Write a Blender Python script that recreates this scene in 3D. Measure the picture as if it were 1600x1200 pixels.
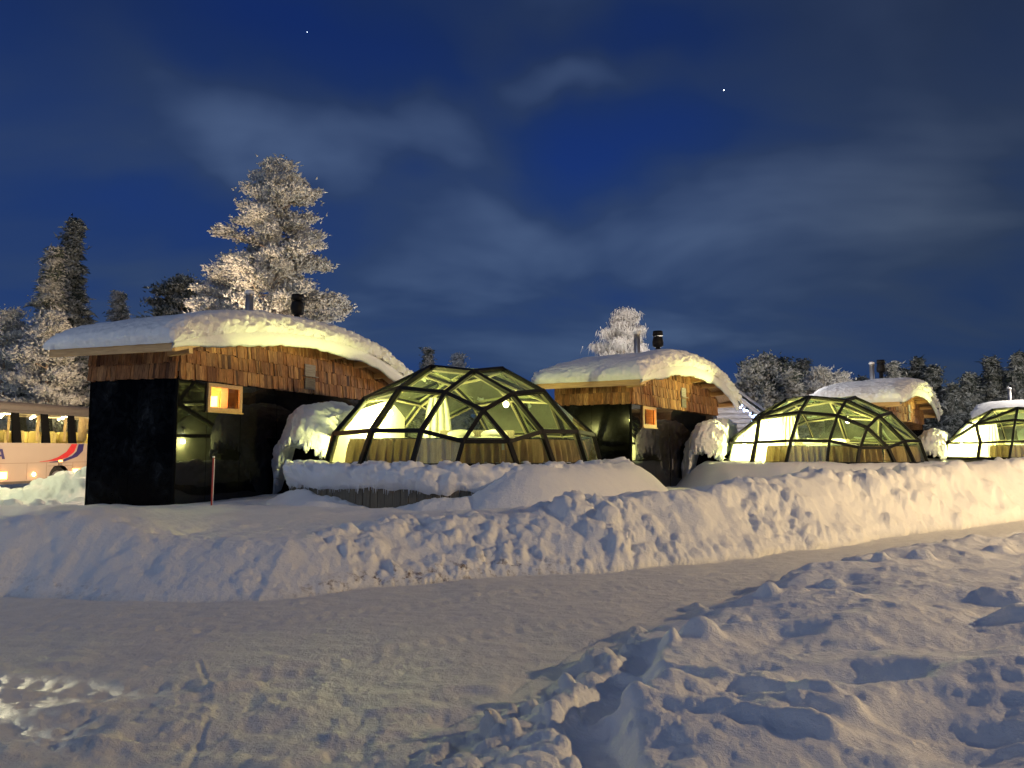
import bpy, math, random
import numpy as np
from mathutils import Vector, Matrix
R = math.radians
for o in list(bpy.data.objects): bpy.data.objects.remove(o, do_unlink=True)
S = bpy.context.scene; COL = S.collection

# ------------------------------------------------------------------ camera
F = 1200.0; EYE = 1.6; PITCH = 0.08514
cd = bpy.data.cameras.new('camera'); cam = bpy.data.objects.new('camera', cd); COL.objects.link(cam)
cam.location = (0, 0, EYE); cam.rotation_euler = (math.pi/2 + PITCH, 0, 0)
cd.sensor_width = 36; cd.lens = 36*F/1600; cd.clip_start = .05; cd.clip_end = 3000
S.camera = cam
S.render.resolution_x = 1024; S.render.resolution_y = 768
def at(px, py, Y):
    """world point seen at photo pixel (px,py) at depth Y"""
    c, s = math.cos(PITCH), math.sin(PITCH)
    u = (px-800)/F; v = (600-py)/F
    dx, dy, dz = u, c - v*s, s + v*c
    k = Y/dy
    return Vector((dx*k, Y, EYE + dz*k))
def direction(px, py):
    return (at(px, py, 10) - Vector((0, 0, EYE))).normalized()
def gnd(px, py, z=0.0):
    d = direction(px, py); k = (z-EYE)/d.z
    return Vector((0, 0, EYE)) + d*k

# ------------------------------------------------------------------ world: dusk sky with cloud
W = bpy.data.worlds.new('World'); S.world = W; W.use_nodes = True
nt = W.node_tree; N = nt.nodes; L = nt.links; N.clear()
def nd(t, **k):
    n = N.new(t)
    for a, b in k.items(): setattr(n, a, b)
    return n
wo = nd('ShaderNodeOutputWorld'); bg = nd('ShaderNodeBackground'); L.new(bg.outputs[0], wo.inputs[0])
tc = nd('ShaderNodeTexCoord')
sep = nd('ShaderNodeSeparateXYZ'); L.new(tc.outputs['Generated'], sep.inputs[0])
def mth(op, a, b=None, c=None, clamp=False):
    n = nd('ShaderNodeMath', operation=op); n.use_clamp = clamp
    for i, v in enumerate((a, b, c)):
        if v is None: continue
        if hasattr(v, 'is_linked'): L.new(v, n.inputs[i])
        else: n.inputs[i].default_value = v
    return n.outputs[0]
den = mth('ADD', mth('MAXIMUM', sep.outputs[2], 0.0), 0.30)
cx = mth('DIVIDE', sep.outputs[0], den); cy = mth('DIVIDE', sep.outputs[1], den)
cmb = nd('ShaderNodeCombineXYZ'); L.new(cx, cmb.inputs[0]); L.new(cy, cmb.inputs[1])
mp = nd('ShaderNodeMapping'); mp.inputs['Rotation'].default_value = (0, 0, R(12)); mp.inputs['Scale'].default_value = (.8, 1.15, 1); L.new(cmb.outputs[0], mp.inputs[0])
nz = nd('ShaderNodeTexNoise'); nz.inputs['Scale'].default_value = 1.5; nz.inputs['Detail'].default_value = 4.5; nz.inputs['Roughness'].default_value = .5; nz.inputs['Distortion'].default_value = .35
L.new(mp.outputs[0], nz.inputs['Vector'])
acc = mth('MULTIPLY_ADD', nz.outputs[0], .95, -.06)
# warped direction so that the banks of cloud have soft uneven edges
wn = nd('ShaderNodeTexNoise'); wn.inputs['Scale'].default_value = 4.5; wn.inputs['Detail'].default_value = 3; L.new(tc.outputs['Generated'], wn.inputs['Vector'])
wv = nd('ShaderNodeVectorMath', operation='SUBTRACT'); L.new(wn.outputs['Color'], wv.inputs[0]); wv.inputs[1].default_value = (.5, .5, .5)
ws = nd('ShaderNodeVectorMath', operation='SCALE'); L.new(wv.outputs[0], ws.inputs[0]); ws.inputs['Scale'].default_value = .16
wa = nd('ShaderNodeVectorMath', operation='ADD'); L.new(tc.outputs['Generated'], wa.inputs[0]); L.new(ws.outputs[0], wa.inputs[1])
def blob(px, py, rx, ry, amp, rot=0):
    global acc
    d = direction(px, py)
    az = math.atan2(d.x, d.y); el = math.asin(d.z)
    s = nd('ShaderNodeVectorMath', operation='SUBTRACT'); L.new(wa.outputs[0], s.inputs[0]); s.inputs[1].default_value = d
    m = nd('ShaderNodeMapping', vector_type='TEXTURE')
    m.inputs['Rotation'].default_value = (0, R(rot), -az); m.inputs['Scale'].default_value = (rx/F, .5, ry/F)
    L.new(s.outputs[0], m.inputs[0])
    ln = nd('ShaderNodeVectorMath', operation='LENGTH'); L.new(m.outputs[0], ln.inputs[0])
    mr = nd('ShaderNodeMapRange', interpolation_type='SMOOTHSTEP'); mr.inputs[1].default_value = 0; mr.inputs[2].default_value = 1
    mr.inputs[3].default_value = amp; mr.inputs[4].default_value = 0; L.new(ln.outputs[1], mr.inputs[0])
    acc = mth('ADD', acc, mr.outputs[0])
blob(560, 95, 420, 110, -.26, 8); blob(900, 240, 260, 90, -.24, -5); blob(1020, 170, 240, 90, -.10); blob(330, 330, 420, 130, -.22); blob(1000, 60, 260, 60, -.20)
blob(640, 185, 300, 95, .30, 12); blob(780, 260, 150, 60, .10); blob(380, 200, 260, 80, .20, 15); blob(300, 230, 330, 80, .12, -8); blob(880, 130, 190, 50, .20)
blob(1000, 345, 640, 90, .17, -4); blob(760, 470, 520, 80, .09, 5); blob(1250, 450, 400, 90, .06); blob(1450, 150, 330, 280, .12); blob(100, 40, 160, 200, .05)
cr = nd('ShaderNodeValToRGB'); L.new(acc, cr.inputs[0])
E_ = cr.color_ramp.elements
E_[0].position = .10; E_[0].color = (.0095, .032, .155, 1)
E_[1].position = .74; E_[1].color = (.070, .112, .220, 1)
e = E_.new(.30); e.color = (.013, .0355, .134, 1)
e = E_.new(.46); e.color = (.0235, .0465, .122, 1)
# brighter and greyer to the horizon, darker overhead
el = nd('ShaderNodeValToRGB'); L.new(mth('MAXIMUM', sep.outputs[2], 0.0), el.inputs[0])
q = el.color_ramp.elements
q[0].position = 0; q[0].color = (1.45, 1.42, 1.18, 1); q[1].position = .75; q[1].color = (.55, .58, .62, 1)
e = q.new(.16); e.color = (1.12, 1.14, 1.08, 1)
e = q.new(.33); e.color = (1, 1, 1, 1)
e = q.new(.48); e.color = (.66, .68, .74, 1)
mul = nd('ShaderNodeMix', data_type='RGBA', blend_type='MULTIPLY'); mul.inputs[0].default_value = 1
L.new(cr.outputs[0], mul.inputs[6]); L.new(el.outputs[0], mul.inputs[7])
# right-hand part of the sky is duller
dl = nd('ShaderNodeMapRange', interpolation_type='SMOOTHSTEP'); L.new(sep.outputs[0], dl.inputs[0])
dl.inputs[1].default_value = .12; dl.inputs[2].default_value = .58; dl.inputs[3].default_value = 0; dl.inputs[4].default_value = .75
dm = nd('ShaderNodeMix', data_type='RGBA', blend_type='MULTIPLY'); L.new(dl.outputs[0], dm.inputs[0])
L.new(mul.outputs[2], dm.inputs[6]); dm.inputs[7].default_value = (1.0, .80, .58, 1)
L.new(dm.outputs[2], bg.inputs[0]); bg.inputs[1].default_value = 1.0

# ------------------------------------------------------------------ lights
def lamp(name, loc, energy, color, size=.15, kind='POINT', aim=None, angle=60, blend=.3):
    l = bpy.data.lights.new(name, kind); l.energy = energy; l.color = color
    l.shadow_soft_size = size
    if kind == 'SPOT': l.spot_size = R(angle); l.spot_blend = blend
    o = bpy.data.objects.new(name, l); COL.objects.link(o); o.location = loc
    if aim is not None: o.rotation_euler = (Vector(aim)-Vector(loc)).to_track_quat('-Z', 'Y').to_euler()
    return o
sl = bpy.data.lights.new('fill_sun', 'SUN'); sl.energy = .24; sl.angle = R(35); sl.color = (.76, .85, 1)  # added soft fill over the whole scene, no moon modelled
so = bpy.data.objects.new('fill_sun', sl); COL.objects.link(so); so.rotation_euler = (R(50), 0, R(-25))
lamp('street_light', (18.5, 9.0, 5.6), 8600, (1, .68, .32), .2)             # sodium lamp over the road, right of the view
lamp('yard_light', (-15, 7.5, 5.5), 480, (.90, .97, 1), .5)                # lamp across the road, left
lamp('parking_light', (-13.6, 28.5, 5.2), 2200, (1, .72, .46), .25)        # lights the coach and the trees behind it
lamp('path_light', (-14.6, 20.6, 3.2), 300, (1, .95, .42), .15)
for y_ in (3.6, 4.3, 5.1):                                                      # low unseen spots added to rake light across the left ruts
    lamp('raking_spot', (-7.4, y_, .38), 3000, (1, .86, .52), .03, 'SPOT', (-7.4+4*math.cos(R(30)), y_-.05,   .38-4*math.sin(R(30))), 52, .1)
lamp('forest_light', (34, 46, 8), 2800, (1, .88, .74), .3)
lamp('far_yard_light', (7, 34, 5), 2500, (1, .93, .84), .3)
S.view_settings.view_transform = 'Standard'; S.view_settings.look = 'None'; S.view_settings.gamma = 1
S.view_settings.exposure = .12
S.render.engine = 'CYCLES'
try:
    S.cycles.transparent_max_bounces = 24; S.cycles.max_bounces = 8
except Exception: pass

# ------------------------------------------------------------------ materials
class M_:
    def __init__(s, name):
        s.m = bpy.data.materials.new(name); s.m.use_nodes = True; s.t = s.m.node_tree; s.n = s.t.nodes; s.l = s.t.links
        s.b = s.n['Principled BSDF']; s.out = s.n['Material Output']; s.tc = s.n.new('ShaderNodeTexCoord')
        s.geo = None
    def new(s, t, **k):
        n = s.n.new(t)
        for a, b in k.items(): setattr(n, a, b)
        return n
    def noise(s, scale, detail=4, rough=.55, vec=None, dist=0, coord='Object'):
        n = s.new('ShaderNodeTexNoise'); n.inputs['Scale'].default_value = scale; n.inputs['Detail'].default_value = detail
        n.inputs['Roughness'].default_value = rough; n.inputs['Distortion'].default_value = dist
        s.l.new(vec if vec is not None else s.tc.outputs[coord], n.inputs['Vector']); return n
    def stretch(s, sc, coord='Object'):
        m = s.new('ShaderNodeMapping'); m.inputs['Scale'].default_value = sc; s.l.new(s.tc.outputs[coord], m.inputs[0]); return m.outputs[0]
    def ramp(s, src, stops):
        r = s.new('ShaderNodeValToRGB'); s.l.new(src, r.inputs[0]); e = r.color_ramp.elements
        e[0].position, e[0].color = stops[0][0], tuple(stops[0][1])+(1,); e[1].position, e[1].color = stops[-1][0], tuple(stops[-1][1])+(1,)
        for p, c in stops[1:-1]: x = e.new(p); x.color = tuple(c)+(1,)
        return r.outputs[0]
    def color(s, src): s.l.new(src, s.b.inputs['Base Color'])
    def bump(s, src, strength, dist=.02, prev=None):
        b = s.new('ShaderNodeBump'); b.inputs['Strength'].default_value = strength; b.inputs['Distance'].default_value = dist
        s.l.new(src, b.inputs['Height'])
        if prev is not None: s.l.new(prev, b.inputs['Normal'])
        s.l.new(b.outputs[0], s.b.inputs['Normal']); return b.outputs[0]
    def rough(s, v): s.b.inputs['Roughness'].default_value = v; return s
    def spec(s, v): s.b.inputs['Specular IOR Level'].default_value = v; return s
def snow_mat(name, tint=(.82, .84, .87), lumps=True, honey=False):
    a = M_(name); a.rough(.62).spec(.25)
    n1 = a.noise(1.3, 4); c = a.ramp(n1.outputs[0], [(.3, [t*.93 for t in tint]), (.7, tint)])
    a.color(c)
    nb = a.noise(9, 6, .65); p = a.bump(nb.outputs[0], .5, .06)
    if honey:
        v = a.new('ShaderNodeTexVoronoi', feature='SMOOTH_F1'); v.inputs['Scale'].default_value = 7.5; v.inputs['Smoothness'].default_value = .35
        dn = a.noise(4, 3); mx = a.new('ShaderNodeMix', data_type='RGBA'); mx.inputs[0].default_value = .12
        a.l.new(a.tc.outputs['Object'], mx.inputs[6]); a.l.new(dn.outputs['Color'], mx.inputs[7]); a.l.new(mx.outputs[2], v.inputs['Vector'])
        p = a.bump(v.outputs['Distance'], .45, .08, p)
    ng = a.noise(90, 2); a.bump(ng.outputs[0], .3, .01, p)
    return a.m
MT = {}
MT['snow'] = snow_mat('fresh_snow')
MT['roof_snow'] = snow_mat('roof_snow', honey=True)
# ground snow: clean, with packed road snow and dirt speckles where the plough scraped
a = M_('ground_snow'); a.rough(.55).spec(.3)
at_ = a.new('ShaderNodeAttribute', attribute_name='road'); dt = a.new('ShaderNodeAttribute', attribute_name='dirt')
n1 = a.noise(.7, 5); n2 = a.noise(5, 6, .7)
clean = a.ramp(n1.outputs[0], [(.3, (.78, .81, .85)), (.7, (.84, .86, .88))])
packed = a.ramp(n2.outputs[0], [(.3, (.62, .63, .62)), (.7, (.74, .75, .74))])
mx = a.new('ShaderNodeMix', data_type='RGBA'); a.l.new(at_.outputs['Fac'], mx.inputs[0]); a.l.new(clean, mx.inputs[6]); a.l.new(packed, mx.inputs[7])
nd1 = a.noise(7, 6, .75); dm_ = a.new('ShaderNodeMath', operation='MULTIPLY'); rr = a.ramp(nd1.outputs[0], [(.52, (0, 0, 0)), (.66, (1, 1, 1))])
a.l.new(rr, dm_.inputs[0]); a.l.new(dt.outputs['Fac'], dm_.inputs[1])
mx2 = a.new('ShaderNodeMix', data_type='RGBA'); a.l.new(dm_.outputs[0], mx2.inputs[0]); a.l.new(mx.outputs[2], mx2.inputs[6]); mx2.inputs[7].default_value = (.09, .05, .035, 1)
a.color(mx2.outputs[2])
p = a.bump(a.noise(6, 8, .7).outputs[0], .55, .07); p = a.bump(a.noise(30, 4, .7).outputs[0], .5, .02, p); a.bump(a.noise(140, 2).outputs[0], .35, .006, p)
MT['ground'] = a.m
# shingles
a = M_('wood_shingle'); a.rough(.8)
g = a.new('ShaderNodeNewGeometry')
gr = a.noise(14, 5, .6, a.stretch((3, 3, .35)))
isl = a.ramp(g.outputs['Random Per Island'], [(0, (.06, .022, .01)), (.2, (.25, .105, .038)), (.5, (.42, .20, .075)), (.75, (.24, .12, .055)), (1, (.54, .30, .13))])
gm = a.ramp(gr.outputs[0], [(.3, (.28, .24, .20)), (.62, (1, 1, 1))])
m = a.new('ShaderNodeMix', data_type='RGBA', blend_type='MULTIPLY'); m.inputs[0].default_value = 1; a.l.new(isl, m.inputs[6]); a.l.new(gm, m.inputs[7]); a.color(m.outputs[2])
a.bump(gr.outputs[0], .5, .02); MT['shingle'] = a.m
def wood(name, c1, c2, sc=(1, 1, 12), rough=.6):
    a = M_(name); a.rough(rough); n = a.noise(3, 5, .6, a.stretch(sc)); a.color(a.ramp(n.outputs[0], [(.3, c1), (.7, c2)])); a.bump(n.outputs[0], .25, .01); return a.m
MT['pine'] = wood('pine_board', (.42, .25, .10), (.60, .40, .19), (1, 6, 12))
MT['redwood'] = wood('red_brown_board', (.12, .035, .015), (.22, .07, .03), (10, 10, 1)); MT['soffit'] = wood('soffit_board', (.33, .19, .08), (.50, .30, .13), (10, 1, 1))
MT['weathered'] = wood('weathered_wood', (.10, .09, .07), (.20, .17, .12), (12, 12, 1), .8)
MT['log'] = wood('grey_log', (.16, .14, .14), (.30, .28, .28), (1, 1, 10), .8)
MT['bark'] = wood('frosted_bark', (.30, .20, .13), (.62, .52, .42), (6, 6, 2), .9)
MT['darkbark'] = wood('bark', (.07, .05, .04), (.25, .21, .18), (6, 6, 2), .9)
# black glass
a = M_('black_glass_panel'); a.b.inputs['Base Color'].default_value = (.006, .006, .007, 1); a.rough(.06).spec(.35)
n = a.noise(1.1, 5, .6); r_ = a.ramp(n.outputs[0], [(.4, (.02, .02, .02)), (.75, (.10, .10, .10))]); a.l.new(r_, a.b.inputs['Roughness'])
a.bump(a.noise(.8, 2).outputs[0], .05, .05); MT['black_glass'] = a.m
# black glass of the end wall; frost and faint tree reflections painted as mottling
a = M_('mottled_black_glass'); a.rough(.14).spec(.04)
n = a.noise(3.2, 9, .72, dist=1.2); v = a.noise(.9, 3); mm = a.new('ShaderNodeMath', operation='MULTIPLY'); a.l.new(n.outputs[0], mm.inputs[0]); a.l.new(v.outputs[0], mm.inputs[1])
a.color(a.ramp(mm.outputs[0], [(.22, (.001, .001, .0015)), (.30, (.006, .007, .008)), (.42, (.030, .033, .038))])); MT['mottled_glass'] = a.m
def plain(name, c, rough=.5, metal=0, nscale=6, var=.12):
    a = M_(name); a.rough(rough); a.b.inputs['Metallic'].default_value = metal; n = a.noise(nscale, 4)
    a.color(a.ramp(n.outputs[0], [(.3, [x*(1-var) for x in c]), (.7, [min(1, x*(1+var)) for x in c])])); return a.m
MT['black'] = plain('black_steel', (.008, .008, .009), .6); MT['black'].node_tree.nodes['Principled BSDF'].inputs['Specular IOR Level'].default_value = .2
MT['matt_black'] = plain('tunnel_black', (.005, .005, .005), .8); MT['matt_black'].node_tree.nodes['Principled BSDF'].inputs['Specular IOR Level'].default_value = .05
MT['steel'] = plain('galvanised_steel', (.45, .45, .45), .35, .8)
MT['trim'] = plain('inner_trim', (.30, .28, .18), .4)
MT['white_wall'] = plain('white_panel', (.80, .80, .74), .6)
MT['bedding'] = plain('bedding', (.50, .52, .46), .8)
MT['blanket'] = plain('blanket', (.20, .19, .17), .9)
MT['red'] = plain('red_paint', (.42, .05, .03), .5); MT['white'] = plain('white_paint', (.75, .73, .70), .5)
MT['coach'] = plain('coach_paint', (.42, .34, .26), .35, 0, 1, .03)
MT['coach_dark'] = plain('coach_roof', (.10, .085, .07), .5)
MT['seam'] = plain('panel_seam', (.22, .17, .13), .6)
MT['navy'] = plain('navy_vinyl', (.035, .025, .12), .4); MT['cherry'] = plain('red_vinyl', (.55, .03, .03), .4)
MT['seat'] = plain('coach_seat', (.55, .45, .16), .8); MT['tan_curtain'] = plain('tan_curtain', (.55, .43, .22), .9)
MT['tyre'] = plain('tyre', (.02, .018, .016), .8)
a = M_('curtain'); a.rough(.9); n = a.noise(5, 4, .6, a.stretch((3, 3, .6))); a.color(a.ramp(n.outputs[0], [(.3, (.24, .15, .11)), (.7, (.44, .29, .21))]))
tr = a.new('ShaderNodeBsdfTranslucent'); tr.inputs[0].default_value = (.55, .42, .2, 1); ms = a.new('ShaderNodeMixShader'); ms.inputs[0].default_value = .12
a.l.new(a.b.outputs[0], ms.inputs[1]); a.l.new(tr.outputs[0], ms.inputs[2]); a.l.new(ms.outputs[0], a.out.inputs[0]); MT['curtain'] = a.m
def glass(name, tint, frost, fr_col=(.75, .85, .62)):
    a = M_(name); a.n.remove(a.b)
    t = a.new('ShaderNodeBsdfTransparent'); t.inputs[0].default_value = tuple(tint)+(1,)
    g = a.new('ShaderNodeBsdfGlossy'); g.inputs['Roughness'].default_value = .02; g.inputs[0].default_value = (.9, 1, .88, 1)
    f = a.new('ShaderNodeFresnel'); f.inputs[0].default_value = 1.75
    geo = a.new('ShaderNodeNewGeometry')
    # a thin pane reflects alike from both sides
    ab = a.new('ShaderNodeMath', operation='MULTIPLY'); a.l.new(f.outputs[0], ab.inputs[0]); ab.inputs[1].default_value = 1.0
    lw = a.new('ShaderNodeLayerWeight'); lw.inputs[0].default_value = .38
    m1 = a.new('ShaderNodeMixShader'); a.l.new(lw.outputs['Fresnel'], m1.inputs[0]); a.l.new(t.outputs[0], m1.inputs[1]); a.l.new(g.outputs[0], m1.inputs[2])
    d = a.new('ShaderNodeBsdfDiffuse'); d.inputs[0].default_value = tuple(fr_col)+(1,)
    tl = a.new('ShaderNodeBsdfTranslucent'); tl.inputs[0].default_value = tuple(fr_col)+(1,)
    md = a.new('ShaderNodeMixShader'); md.inputs[0].default_value = .5; a.l.new(d.outputs[0], md.inputs[1]); a.l.new(tl.outputs[0], md.inputs[2])
    n = a.noise(2.2, 6, .65, dist=.6); r = a.ramp(n.outputs[0], [(.35, (frost*.25,)*3), (.72, (frost*1.7,)*3)])
    m2 = a.new('ShaderNodeMixShader'); a.l.new(r, m2.inputs[0]); a.l.new(m1.outputs[0], m2.inputs[1]); a.l.new(md.outputs[0], m2.inputs[2])
    a.l.new(m2.outputs[0], a.out.inputs[0]); return a.m
MT['glass'] = glass('dome_glass', (.80, .87, .76), .032)
MT['pane'] = glass('window_glass', (.95, .95, .93), .01)
def emit(name, c, s):
    a = M_(name); a.b.inputs['Base Color'].default_value = tuple(c)+(1,); a.b.inputs['Emission Color'].default_value = tuple(c)+(1,); a.b.inputs['Emission Strength'].default_value = s; return a.m
MT['bulb'] = emit('lamp_glass', (1, .96, .70), 14)
MT['sauna_bulb'] = emit('sauna_lamp_shade', (1, .62, .22), 3.5)
MT['amber'] = emit('amber_lens', (1, .36, .06), 14)
MT['amber_core'] = emit('amber_bulb', (1, .72, .3), 30)
MT['coach_lamp'] = emit('coach_ceiling_lamp', (1, .90, .55), 16)
MT['blue_led'] = emit('blue_led', (.45, .62, 1), 14)
MT['star'] = emit('star_light', (.75, .85, 1), 9)
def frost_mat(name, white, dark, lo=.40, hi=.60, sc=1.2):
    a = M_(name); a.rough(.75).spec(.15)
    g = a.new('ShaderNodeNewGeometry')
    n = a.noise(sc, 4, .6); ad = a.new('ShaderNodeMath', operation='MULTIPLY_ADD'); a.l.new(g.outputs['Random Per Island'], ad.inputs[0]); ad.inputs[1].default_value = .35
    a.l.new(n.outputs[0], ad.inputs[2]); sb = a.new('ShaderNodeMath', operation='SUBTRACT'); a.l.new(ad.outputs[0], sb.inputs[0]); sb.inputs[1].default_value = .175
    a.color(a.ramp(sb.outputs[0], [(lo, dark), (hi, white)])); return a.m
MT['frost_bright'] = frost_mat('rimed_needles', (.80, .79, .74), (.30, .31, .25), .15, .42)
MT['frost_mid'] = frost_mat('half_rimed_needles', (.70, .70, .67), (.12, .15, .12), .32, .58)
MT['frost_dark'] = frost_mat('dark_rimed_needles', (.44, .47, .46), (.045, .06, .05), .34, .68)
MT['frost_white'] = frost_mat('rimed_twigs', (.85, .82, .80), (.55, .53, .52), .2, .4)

# ------------------------------------------------------------------ mesh helpers
class MB:
    def __init__(s): s.v = []; s.f = []
    def poly(s, pts):
        b = len(s.v); s.v += [tuple(p) for p in pts]; s.f.append(tuple(range(b, b+len(pts))))
    def hexa(s, p):      # 8 points: 4 bottom ccw, 4 top ccw
        b = len(s.v); s.v += [tuple(q) for q in p]
        s.f += [tuple(b+i for i in q) for q in ((3, 2, 1, 0), (4, 5, 6, 7), (0, 1, 5, 4), (1, 2, 6, 5), (2, 3, 7, 6), (3, 0, 4, 7))]
    def box(s, x0, x1, y0, y1, z0, z1):
        s.hexa([(x0, y0, z0), (x1, y0, z0), (x1, y1, z0), (x0, y1, z0), (x0, y0, z1), (x1, y0, z1), (x1, y1, z1), (x0, y1, z1)])
    def beam(s, a, b, w, h, up=(0, 0, 1)):
        a = Vector(a); b = Vector(b); d = (b-a).normalized(); u = Vector(up); u = (u-d*u.dot(d)).normalized(); r = d.cross(u)
        q = [(-w/2, -h/2), (w/2, -h/2), (w/2, h/2), (-w/2, h/2)]
        s.hexa([a+r*x+u*y for x, y in q] + [b+r*x+u*y for x, y in q])
    def tube(s, pts, rad, n=8, cap=True):
        pts = [Vector(p) for p in pts]; rings = []
        for i, p in enumerate(pts):
            d = (pts[min(i+1, len(pts)-1)]-pts[max(i-1, 0)]).normalized()
            u = Vector((0, 0, 1)) if abs(d.z) < .9 else Vector((1, 0, 0)); u = (u-d*u.dot(d)).normalized(); r = d.cross(u)
            b = len(s.v); rr = rad[i] if hasattr(rad, '__len__') else rad
            for k in range(n):
                t = 2*math.pi*k/n; s.v.append(tuple(p+(r*math.cos(t)+u*math.sin(t))*rr))
            rings.append(b)
        for a, b in zip(rings, rings[1:]):
            for k in range(n): s.f.append((a+k, a+(k+1) % n, b+(k+1) % n, b+k))
        if cap: s.f.append(tuple(rings[0]+k for k in range(n))[::-1]); s.f.append(tuple(rings[-1]+k for k in range(n)))
    def sphere(s, c, r, n=8, m=6, sc=(1, 1, 1)):
        b = len(s.v)
        for i in range(1, m):
            for k in range(n):
                t = math.pi*i/m; p = 2*math.pi*k/n
                s.v.append((c[0]+r*sc[0]*math.sin(t)*math.cos(p), c[1]+r*sc[1]*math.sin(t)*math.sin(p), c[2]+r*sc[2]*math.cos(t)))
        t0 = len(s.v); s.v.append((c[0], c[1], c[2]+r*sc[2])); s.v.append((c[0], c[1], c[2]-r*sc[2]))
        for i in range(m-2):
            for k in range(n): s.f.append((b+i*n+k, b+(i+1)*n+k, b+(i+1)*n+(k+1) % n, b+i*n+(k+1) % n))
        for k in range(n): s.f.append((t0, b+k, b+(k+1) % n)); s.f.append((t0+1, b+(m-2)*n+(k+1) % n, b+(m-2)*n+k))
    def grid(s, P, closed_u=False, closed_v=False):
        P = np.asarray(P); nu, nv = P.shape[:2]; b = len(s.v); s.v += [tuple(q) for q in P.reshape(-1, 3).tolist()]
        for i in range(nu if closed_u else nu-1):
            for j in range(nv if closed_v else nv-1):
                i2 = (i+1) % nu; j2 = (j+1) % nv; s.f.append((b+i*nv+j, b+i2*nv+j, b+i2*nv+j2, b+i*nv+j2))
    def build(s, name, mat, parent=None, smooth=False):
        me = bpy.data.meshes.new(name); me.from_pydata(s.v, [], s.f); me.update()
        if smooth: me.polygons.foreach_set('use_smooth', [True]*len(me.polygons))
        me.materials.append(MT[mat] if isinstance(mat, str) else mat)
        o = bpy.data.objects.new(name, me); COL.objects.link(o)
        if parent is not None: o.parent = parent
        return o
def empty(name, loc=(0, 0, 0), rz=0):
    o = bpy.data.objects.new(name, None); COL.objects.link(o); o.location = loc; o.rotation_euler = (0, 0, rz); o.empty_display_size = .3; return o
def tag(o, label=None, cat=None, group=None, kind=None):
    for k, v in (('label', label), ('category', cat), ('group', group), ('kind', kind)):
        if v: o[k] = v
    return o
def copy_tree(o, parent=None):
    c = o.copy(); COL.objects.link(c); c.parent = parent
    for ch in [x for x in list(COL.objects) if x.parent == o]: copy_tree(ch, c)
    return c

# ------------------------------------------------------------------ numpy noise
rng = np.random.RandomState(7); TAB = rng.rand(512, 512)
def vnoise(x, y, sc=1.0, seed=0):
    x = x*sc+seed*37.7+1000; y = y*sc+seed*91.3+1000; xi = np.floor(x).astype(int); yi = np.floor(y).astype(int); fx = x-xi; fy = y-yi
    fx = fx*fx*fx*(fx*(fx*6-15)+10); fy = fy*fy*fy*(fy*(fy*6-15)+10)
    g = lambda a, b: TAB[a % 512, b % 512]
    return (g(xi, yi)*(1-fx)+g(xi+1, yi)*fx)*(1-fy)+(g(xi, yi+1)*(1-fx)+g(xi+1, yi+1)*fx)*fy
def fbm(x, y, sc=1.0, oct=4, seed=0, gain=.5):
    a = 1; t = 0; s = 0
    for i in range(oct): t = t+a*(vnoise(x, y, sc*2**i, seed+i*3)-.5); s += a; a *= gain
    return t/s*2
def clods(x, y, cell, seed=0, rmin=.25, rmax=.62, dens=1.0):
    """heights of half-buried round lumps, one per jittered cell"""
    X = x/cell+500; Y = y/cell+500; xi = np.floor(X).astype(int); yi = np.floor(Y).astype(int); best = np.zeros_like(x)
    for dx in (-1, 0, 1):
        for dy in (-1, 0, 1):
            a = xi+dx; b = yi+dy; h = lambda k: TAB[(a*3+k*17+seed) % 512, (b*5+k*29+seed*7) % 512]
            cx = a+h(1); cy = b+h(2); r = rmin+(rmax-rmin)*h(3)**2; ok = h(4) < dens
            th = h(5)*3.14; q = .6+.4*h(6)
            ux = (X-cx)*np.cos(th)+(Y-cy)*np.sin(th); uy = (-(X-cx)*np.sin(th)+(Y-cy)*np.cos(th))/q
            z2 = r*r-ux*ux-uy*uy
            best = np.maximum(best, np.where(ok & (z2 > 0), np.sqrt(np.maximum(z2, 0)), 0))
    return best*cell
def vnoise3(p, sc=1.0, seed=0):
    q = p*sc+500+seed*13.7; i = np.floor(q).astype(int); f = q-i; f = f*f*(3-2*f); r = 0
    for dx in (0, 1):
        for dy in (0, 1):
            for dz in (0, 1):
                w = (f[:, 0] if dx else 1-f[:, 0])*(f[:, 1] if dy else 1-f[:, 1])*(f[:, 2] if dz else 1-f[:, 2])
                r = r+w*TAB[((i[:, 0]+dx)*7+(i[:, 2]+dz)*131) % 512, ((i[:, 1]+dy)*11+(i[:, 2]+dz)*57) % 512]
    return r
def fbm3(p, sc=1.0, oct=3, seed=0):
    t = 0; a = 1; n = 0
    for k in range(oct): t = t+a*(vnoise3(p, sc*2**k, seed+k)-.5); n += a; a *= .5
    return t/n*2
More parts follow.
